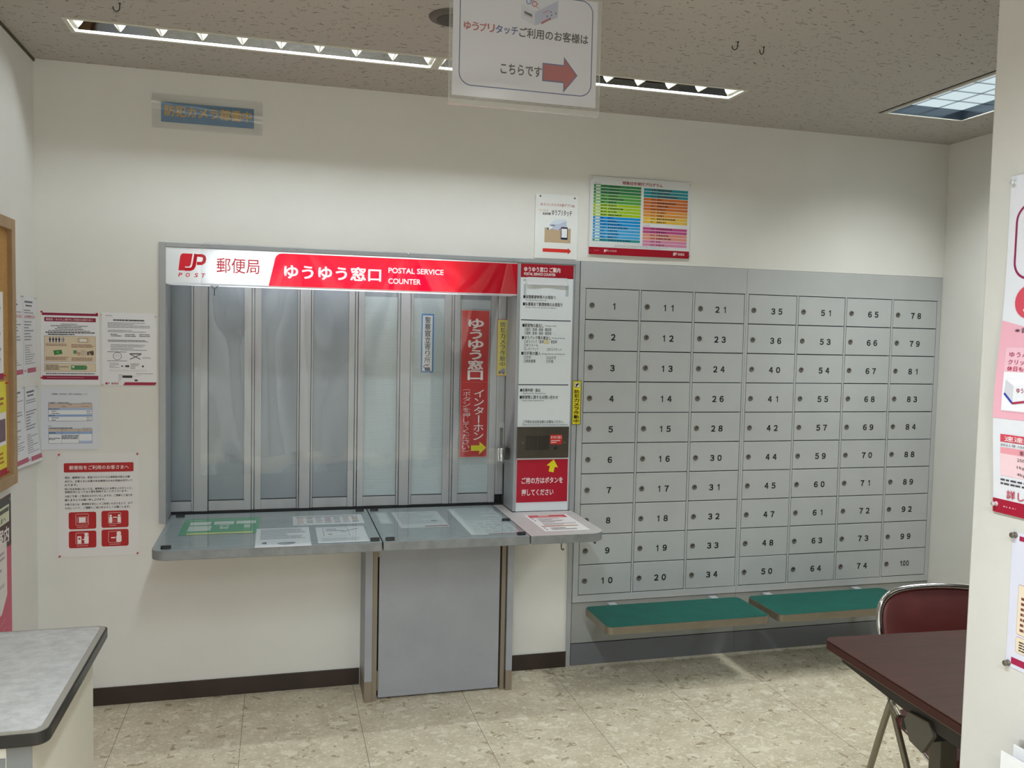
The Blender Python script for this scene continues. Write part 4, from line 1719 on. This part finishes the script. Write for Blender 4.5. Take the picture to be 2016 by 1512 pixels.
S.done('stamp_poster', 'poster with rows of rainbow coloured bars above the numbered boxes', 'poster', (.0035, 0, 2.3065), off=.003)

# ------------------------------------------------------------------ hanging sign
t = empty('hanging_sign', (-.708, -1.4, 2.372), 'hanging white sign with a red arrow near the ceiling', 'sign')
HW, HH = .424, .300
S = Sheet(HW, HH, '#ececf6', thick=.0008, rough=.4)
S.ring(.043, .0, .967, .905, .036, .0028, '#28468f', 1)
for k, (ch, c) in enumerate(zip('ゆうプリタッチ', ('#b0242e',) * 4 + ('#1c2c8c',) * 3)):
    u = .072 + .0535 * k
    sm = ch == 'ッ'
    S.text(ch, u + .006 * sm, .322 + .018 * sm, u + .047 - .004 * sm, .398, c, .022)
S.text('ご利用のお客様は', .448, .318, .935, .412, '#14141c', .024)
S.text('こちらです', .325, .665, .61, .765, '#14141c', .024)
S.poly([(.615, .625), (.765, .625), (.765, .548), (.865, .712), (.765, .885), (.765, .795), (.615, .795)], '#2c3f86', 2)
S.poly([(.622, .637), (.771, .637), (.771, .575), (.857, .712), (.771, .858), (.771, .783), (.622, .783)], '#b01c28', 3)
# small drawing of a printer box
S.poly([(.46, .115), (.555, .165), (.555, .29), (.46, .235)], '#d9dcea', 2)
S.poly([(.555, .165), (.715, .035), (.715, .19), (.555, .29)], '#bfc3de', 2)
S.poly([(.46, .115), (.60, .01), (.715, .035), (.555, .165)], '#e3e5f0', 3)
S.poly([(.48, .165), (.535, .19), (.535, .215), (.48, .188)], '#1c1c28', 4)
S.stroke([(.48, .20), (.535, .225)], .001, '#b0242e', 4)
S.poly([(.60, .25), (.665, .195), (.665, .215), (.60, .272)], '#a8304a', 4)
S.stroke([(.61, .165), (.65, .135)], .004, '#c58aa4', 4)
for u, v in ((.64, .19), (.67, .175), (.70, .155), (.665, .145)):
    S.circ(u, v, .0022, '#2c3478', 4)
S.circ(.51, .075, .008, '#4a68c0', 4)
S.circ(.51, .075, .0055, '#dfe3f2', 5)
S.circ(.55, .092, .008, '#c04a54', 4)
S.circ(.55, .092, .0055, '#ecdfe4', 5)
S.stroke([(.53, .06), (.575, .09)], .002, '#c04a54', 5)
S.stroke([(.545, .10), (.585, .13)], .002, '#d0784a', 5)
o = S.done('printed_card', None, None, (0, 0, 0), parent=t)
o.matrix_world = Matrix.Identity(4)
o.matrix_local = Matrix(((1, 0, 0, -HW / 2), (0, 0, -1, -.002), (0, 1, 0, HH / 2 + .006), (0, 0, 0, 1)))
b = MB()
vs, fs = [], []
nu, nv = 24, 20
for j in range(nv + 1):
    f = j / nv
    for i in range(nu + 1):
        u = i / nu
        y = -.006 - .010 * math.exp(-((f - .88 + .06 * math.sin(u * 3)) / .06) ** 2) * math.exp(-((u - .28) / .25) ** 2)
        vs.append((-.2225 + .445 * u, y, .165 - .336 * f))
for j in range(nv):
    for i in range(nu):
        a = j * (nu + 1) + i
        fs.append((a, a + nu + 1, a + nu + 2, a + 1))
b.add(vs, fs, M_SLEEVE, True)
k = 0
b.box(-.2225, .2225, -.0062, .001, -.1715, -.1685, M_SLEEVE)
b.box(-.2225, -.2205, -.0062, .001, -.17, .165, M_SLEEVE)
b.box(.2205, .2225, -.0062, .001, -.17, .165, M_SLEEVE)
b.build('clear_sleeve', t)
for x in (-.17, .17):
    b = MB()
    b.tube([(x, 0, .155), (x, 0, H - 2.372)], .0008, M_WHITE, 6)
    b.build('hanging_cord', t)

# ------------------------------------------------------------------ left wall
# right runs toward +y on the left wall as seen from the room
LR, LD = (0, 1, 0), (0, 0, -1)


def left_sheet(y0, y1, z0, z1, seed, label, band, curl=0.):
    S = Sheet(y1 - y0, z1 - z0, '#dcdde2', bend=(lambda u, v: .002 + curl * v ** 3 * (.3 + u)) if curl else None)
    S.lines(.12, .05, .75, .085, 1, '#6d6d76', seed, .7, 1., ctr=True)
    if seed % 2:
        S.lines(.2, .10, .7, .13, 1, '#6d6d76', seed + 1, .7, 1., ctr=True)
    S.lines(.08, .16, .95, .22, 2, '#8c8c96', seed + 2, .4)
    if band:
        S.rect(.1, .235, .95, .275, '#d0aeb6', 1)
        S.rect(.3, .24, .62, .26, '#a08890', 2)
    S.lines(.08, .30, .95, .56, 7, '#8c8c96', seed + 3, .4, .6)
    S.lines(.12, .60, .92, .86, 9, '#92929c', seed + 4, .35, .5)
    S.rect(.32, .905, 1.0, .965, '#b0566e', 1)
    S.text('郵便局', .06, .92, .26, .95, '#8c7078')
    S.pin(.9, .012, '#c9c6bc')
    return S.done('wall_notice', label, 'notice', (XL, y0, z1), LR, LD)


left_sheet(-.392, -.182, 1.367, 1.673, 301, 'upper notice on the left wall next to the cork board', True)
left_sheet(-.178, -.004, 1.368, 1.672, 311, 'upper notice on the left wall next to the room corner', True)
left_sheet(-.392, -.180, 1.034, 1.332, 321, 'lower notice on the left wall next to the cork board', False, .012)
left_sheet(-.172, -.004, 1.026, 1.326, 331, 'lower notice on the left wall next to the room corner', False, .015)

t = empty('cork_board', (XL, -.95, .996), 'wood framed cork notice board on the left wall', 'notice board')
b = MB()
b.box(0, .012, -.55, .55, .03, .91, M_CORK)
b.build('cork_panel', t)
b = MB()
for a in ((-.585, -.545, 0, .938), (.545, .585, 0, .938)):
    b.box(0, .028, a[0], a[1], a[2], a[3], M_OAK)
b.box(0, .028, -.545, .545, 0, .04, M_OAK)
b.box(0, .028, -.545, .545, .898, .938, M_OAK)
b.build('frame', t, bevel=.002)
S = Sheet(.26, .30, '#e6e6e8')
S.lines(.1, .1, .9, .8, 12, '#8a8a92', 341)
S.rect(0, .93, 1, 1, '#8d1a3e', 1)
S.pin(.97, .96)
S.done('pinned_notice', 'white notice with a maroon foot pinned on the cork board', 'notice', (XL + .012, -.725, 1.675), LR, LD)
S = Sheet(.26, .325, '#e0d43a')
S.rect(.1, .33, .98, .68, '#e4e2e2', 1)
S.rect(.45, .40, .95, .64, '#6d5560', 2)
S.lines(.1, .10, .95, .26, 3, '#b06a2a', 343)
S.lines(.1, .74, .95, .88, 3, '#b06a2a', 342)
S.rect(0, .93, 1, 1, '#a01c30', 1)
S.pin(.97, .02).pin(.97, .98)
S.done('pinned_notice', 'yellow flyer pinned low on the cork board', 'notice', (XL + .012, -.70, 1.367), LR, LD)

S = Sheet(.40, .62, '#c0325c', rough=.35)
S.rect(0, 0, 1, .30, '#1d1719', 1)
S.rect(.05, .055, .94, .155, '#c9d3b4', 2)
S.lines(.1, .065, .93, .095, 1, '#23282a', 353, .8, 1., layer=3)
S.text('お客さまへ', .45, .112, .84, .145, '#23282a', .01)
S.text('ご案内', .45, .175, .93, .27, '#e3dfdd', .03)
S.poly([(.05, .255), (.86, .255), (.86, .57), (.7, .66), (.05, .66)], '#d9d4d2', 2)
S.lines(.1, .30, .8, .42, 4, '#a08a90', 351, layer=3)
S.circ(.6, .39, .02, '#6d6a72', 3)
S.lines(.1, .48, .8, .56, 2, '#b5a7aa', 352, layer=3)
for k in range(6):
    S.stroke([(.1, .78 + .05 * k), (.8, .70 + .05 * k)], .003, '#d98aa4', 2)
S.circ(.965, .03, .005, '#9a9690', 3)
S.done('lower_poster', 'black and magenta poster on the left wall below the cork board', 'poster', (XL, -.755, .957), LR, LD)

# ------------------------------------------------------------------ desk at left
t = empty('side_desk', (-2.08, -1.52, 0), 'grey topped desk with a black edge at lower left', 'desk')
DZ = .72
b = MB()
b.box(-.229, .205, -.318, .300, .0, DZ - .03, M_DESKBODY)
b.box(-.229, .155, -.3205, -.318, .03, DZ - .06, M_DESKFRONT)
b.box(.157, .206, -.3205, -.318, .0, DZ - .03, M_DESKFRONT)
b.build('body', t, bevel=.003)
b = MB()
b.prism(rrect(-.229, -.340, .241, .338, .03, 8, (0, 1, 1, 0)), DZ - .032, DZ - .004, mat('#0b0b0c', .3))
b.build('edge_band', t, bevel=.006, seg=3)
b = MB()
b.prism(rrect(-.229, -.335, .236, .333, .027, 8, (0, 1, 1, 0)), DZ - .0045, DZ - .0015, mat('#a7a49b', .3, .5))
b.build('metal_rim', t)
b = MB()
b.prism(rrect(-.227, -.322, .222, .322, .020, 8, (0, 1, 1, 0)), DZ - .003, DZ, M_DESKTOP)
b.build('desk_top', t, bevel=.0012)

# ------------------------------------------------------------------ table and chair at right
TH = .70
t = empty('folding_table', (.165, -1.648, 0), 'dark red wood topped folding table behind the partition', 'table', rz=-.061)
TL_, TD = 1.20, .60
b = MB()
b.prism(rrect(0, -TD, TL_, 0, .03, 8), TH - .004, TH, M_WOOD)
b.prism(rrect(-.001, -TD - .001, TL_ + .001, .001, .031, 8), TH - .026, TH - .004, M_WOODEDGE)
b.build('table_top', t, bevel=.002)
b = MB()
b.prism(rrect(.012, -TD + .012, TL_ - .012, -.012, .02, 6), TH - .034, TH - .026, M_JAMB)
b.box(.09, TL_ - .09, -.09, -.06, TH - .075, TH - .034, M_DARK)
b.box(.09, TL_ - .09, -TD + .06, -TD + .09, TH - .075, TH - .034, M_DARK)
b.prism([(-TD + .05, TH - .034), (-TD + .05, TH - .085), (-.40, TH - .085), (-.04, TH - .060), (-.04, TH - .034)][::-1], .040, .062, mat('#2a2723', .5), axis='x')
b.build('under_frame', t)
for sx in (.145, TL_ - .145):
    lg = MB()
    lg.box(sx - .026, sx + .026, -.362, -.318, .05, TH - .12, mat('#4c473d', .45))
    l = lg.build('leg', t, bevel=.004)
    b = MB()
    b.box(sx - .03, sx + .03, -TD + .06, -.06, .02, .05, M_DARK)
    for y in (-TD + .09, -.09):
        b.cyl((sx, y, 0), .014, .02, M_RUB)
    b.build('foot_bar', l, bevel=.004)
    b = MB()
    y0 = -TD / 2
    b.prism([(-.50, TH - .034), (-.41, TH - .12), (-.28, TH - .12), (-.18, TH - .034)], sx - .02, sx + .02, mat('#2b2823', .5), axis='x')
    px_ = .030 if sx < .5 else TL_ - .042
    b.prism([(-.332, .603), (-.347, .630), (-.424, .636), (-.442, .606), (-.405, .548), (-.357, .557)][::-1], px_, px_ + .012, mat('#4a463c', .5), axis='x')
    b.box(px_ + .011, sx if sx < .5 else px_ + .03, -.40, -.31, .57, .60, M_DARK)
    b.build('leg_bracket', l, bevel=.002)

t = empty('folding_chair', (.725, -1.665, 0), 'folding pipe chair with a maroon padded back behind the table', 'chair', rz=-.25)
hoop = [(-.222, .125, .42), (-.230, .175, .56), (-.234, .205, .652), (-.213, .222, .712), (-.15, .232, .745), (0, .236, .758), (.15, .232, .745), (.213, .222, .712), (.234, .205, .652), (.230, .175, .56), (.222, .125, .42)]
b = MB()
b.tube(hoop, .0105, M_CHROME, 12, 8)
b.build('back_frame', t)
b = MB()
HP = [Vector(p) for p in hoop[1:-1]]
outline = []
for i in range(len(HP) - 1):
    p0, p1, p2, p3 = HP[max(i - 1, 0)], HP[i], HP[i + 1], HP[min(i + 2, len(HP) - 1)]
    for k in range(6):
        q = k / 6
        c = .5 * ((2 * p1) + (p2 - p0) * q + (2 * p0 - 5 * p1 + 4 * p2 - p3) * q * q + (3 * p1 - p0 - 3 * p2 + p3) * q ** 3)
        outline.append((c.x * .965, c.y - .004, .56 + (c.z - .56) * .955))
outline += [(HP[-1].x * .965, HP[-1].y - .004, .56), (.15, .168, .542), (0, .164, .536), (-.15, .168, .542)]
N = len(outline)
vs = []
for off, k in ((-.011, .95), (-.006, 1.0), (.006, 1.0), (.011, .95)):
    for x, y, z in outline:
        cx, cz = 0, .64
        vs.append((cx + (x - cx) * k, y + off + .012 * (1 - (x / .222) ** 2), cz + (z - cz) * k))
fs = []
for r_ in range(3):
    for i in range(N):
        j = (i + 1) % N
        fs.append((r_ * N + i, r_ * N + j, (r_ + 1) * N + j, (r_ + 1) * N + i))
fs += [tuple(range(N - 1, -1, -1)), tuple(range(3 * N, 4 * N))]
b.add(vs, fs, M_MAROON, True)
b.build('backrest', t, bevel=.003)
b = MB()
b.prism(rrect(-.222, -.225, .222, .118, .05, 8), .345, .385, M_MAROON)
b.build('seat', t, bevel=.012, seg=3)
b = MB()
b.tube([(-.21, .13, .385), (-.216, -.12, .342), (-.205, -.205, .338), (-.15, -.235, .336), (.15, -.235, .336), (.205, -.205, .338), (.216, -.12, .342), (.21, .13, .385)], .0095, M_CHROME, 10, 6)
b.build('seat_frame', t)
for sx in (-1, 1):
    b = MB()
    b.tube([(sx * .222, .125, .42), (sx * .222, .09, .37), (sx * .205, -.15, .02)], .0105, M_PIPE, 10)
    l = b.build('leg', t)
    b = MB()
    b.cyl((sx * .205, -.155, 0), .014, .03, M_RUB)
    b.build('rubber_foot', l)
    b = MB()
    b.tube([(sx * .222, .06, .385), (sx * .224, .098, .400), (sx * .224, .13, .38), (sx * .218, .30, .02)], .0105, M_PIPE, 10, 5)
    l = b.build('leg', t)
    b = MB()
    b.cyl((sx * .218, .303, 0), .014, .03, M_RUB)
    b.build('rubber_foot', l)
b = MB()
b.tube([(-.213, .275, .085), (.213, .275, .085)], .0075, M_CHROME, 8)
b.build('crossbar', t)

# ------------------------------------------------------------------ notices on the partition (faces -x)
PXW = .0036
PR, PD = (0, -1, 0), (0, 0, -1)
S = Sheet(.515, .66, '#d5d6de', rough=.35, gap=.0007, bend=lambda u, v: .002 + .014 * math.exp(-((v - .68) / .22) ** 2) * math.exp(-u / .25))
S.ring(.033, .085, .97, .307, .035, .0045, '#8a1f4c', 1)
S.circ(.115, .372, .032, '#c8485a', 2)
S.text('１', .095, .345, .135, .40, '#f0e0e4', .02)
S.text('※普通郵便', .065, .447, .25, .462, '#33333c')
seg = 24
top = [(0 + i / seg, .425 + .075 * math.sin(min(1, i / seg * 1.6) * PI / 2)) for i in range(seg + 1)]
for i in range(seg):
    S.poly([top[i], top[i + 1], (top[i + 1][0], .52), (top[i][0], .52)], '#dca4b4', 1)
    S.rect(i / seg, .52, (i + 1) / seg, .716, '#dca4b4', 1)
S.rr(.034, .505, .966, .694, .014, '#e0b4c2', 2)
S.rr(.037, .577, .963, .691, .012, '#e2e2e8', 3, (1, 1, 0, 0))
S.text('ゆうパック', .052, .518, .19, .533, '#a83a5c', .005)
S.text('クリックポスト', .050, .540, .22, .555, '#a83a5c', .005)
S.text('休日も配達します', .048, .560, .24, .574, '#b5204a', .012)
S.poly([(.050, .60), (.085, .617), (.085, .672), (.046, .645)], '#c3c4cc', 4)
S.poly([(.085, .617), (.19, .605), (.19, .655), (.085, .672)], '#dcdde4', 4)
S.poly([(.050, .60), (.16, .594), (.19, .605), (.085, .617)], '#e6e6ec', 4)
S.stroke([(.085, .668), (.19, .653)], .004, '#a02848', 5)
S.stroke([(.048, .640), (.085, .668)], .004, '#2c3a9c', 5)
S.text('ゆうパック', .10, .622, .18, .637, '#a83a5c', .01, 5)
S.rect(.034, .762, .97, .785, '#c8485a', 1)
S.text('速達郵便料金', .055, .766, .30, .782, '#f0dce0', .01)
S.text('2021年10月1日(金)改定', .036, .789, .28, .798, '#44444c')
S.rect(.034, .801, .97, .820, '#d9949f', 1)
S.text('重量', .12, .805, .16, .817, '#3c2c30')
S.rect(.034, .820, .97, .886, '#e3c3cb', 1)
for k, tx in enumerate(('250gまで', '1kgまで', '4kgまで')):
    S.text(tx, .11, .827 + .021 * k, .20, .839 + .021 * k, '#4a3c40')
S.lines(.036, .892, .35, .915, 2, '#3c3c44', 362, .4)
S.text('詳しくは日本郵便', .065, .926, .40, .952, '#b5304a', .012)
S.rect(.0, .958, 1, 1.0, '#9a1030', 1)
S.emblem(.17, .968, .24, .99, '#ecd9dc')
S.lines(.05, .974, .15, .982, 1, '#d08a98', 363)
S.pin(.02, .02, '#c9ccd0', .005).pin(.015, .975, '#b9a9b0', .005)
S.done('partition_poster', 'large white and pink poster on the partition at right', 'poster', (PXW, -2.408, 1.895), PR, PD)

S = Sheet(.205, .265, '#cdcede', thick=.0012, r=.006, rough=.3)
S.rect(.08, .02, .98, .055, '#9c1f48', 1)
S.rect(.16, .08, .95, .14, '#8d1a3e', 1)
S.lines(.16, .20, .9, .34, 5, '#50505c', 371)
S.rr(.10, .37, .94, .74, .004, '#b08078')
S.rr(.104, .374, .936, .736, .0035, '#dccdb8', 2)
S.lines(.14, .45, .9, .72, 7, '#6d4038', 372, layer=3)
S.rr(.10, .755, .94, .875, .004, '#b08078')
S.rr(.104, .758, .936, .872, .0035, '#dccdb8', 2)
S.lines(.14, .78, .9, .86, 4, '#3c3430', 373, layer=3)
S.rect(.06, .92, .98, .97, '#9c1f48', 1)
S.pin(.03, .02, '#5c544a', .006).pin(.03, .975, '#5c544a', .006)
S.done('partition_notice', 'laminated notice with maroon bands below the pink poster', 'notice', (PXW, -2.455, 1.204), PR, PD)

t = empty('leaflet_rack', (PXW, -2.66, .55), 'clear leaflet rack on the partition at lower right', 'rack')
b = MB()
b.box(-.006, 0, -.16, .16, 0, .26, M_SLEEVE)
b.box(-.075, -.071, -.16, .16, 0, .17, M_SLEEVE)
b.box(-.075, 0, -.16, .16, 0, .004, M_SLEEVE)
b.box(-.075, 0, .157, .16, 0, .17, M_SLEEVE)
b.box(-.075, 0, -.16, -.157, 0, .17, M_SLEEVE)
b.build('tray', t)
for k, (x, y, z, lb) in enumerate(((-.022, -2.532, .838, 'rearmost white leaflet in the rack with dark heading letters'),
                                   (-.040, -2.522, .815, 'middle white leaflet in the rack'),
                                   (-.058, -2.512, .800, 'front white leaflet in the rack with pink print'))):
    S = Sheet(.21, .24, '#d9d9dc', thick=.002)
    if k == 0:
        S.lines(.05, .09, .95, .2, 1, '#33333c', 379, .9, 1.)
    elif k == 1:
        S.lines(.1, .1, .9, .16, 1, '#9a8a94', 380)
    else:
        S.rect(.12, .1, .6, .22, '#d9b0bc', 1)
    S.lines(.1, .3, .9, .9, 8, '#a0a0a8', 381 + k)
    S.done('leaflet', lb, 'leaflet', (PXW + x, y, z), PR, PD, group='leaflets in the partition rack')

bpy.data.objects.remove(TO)
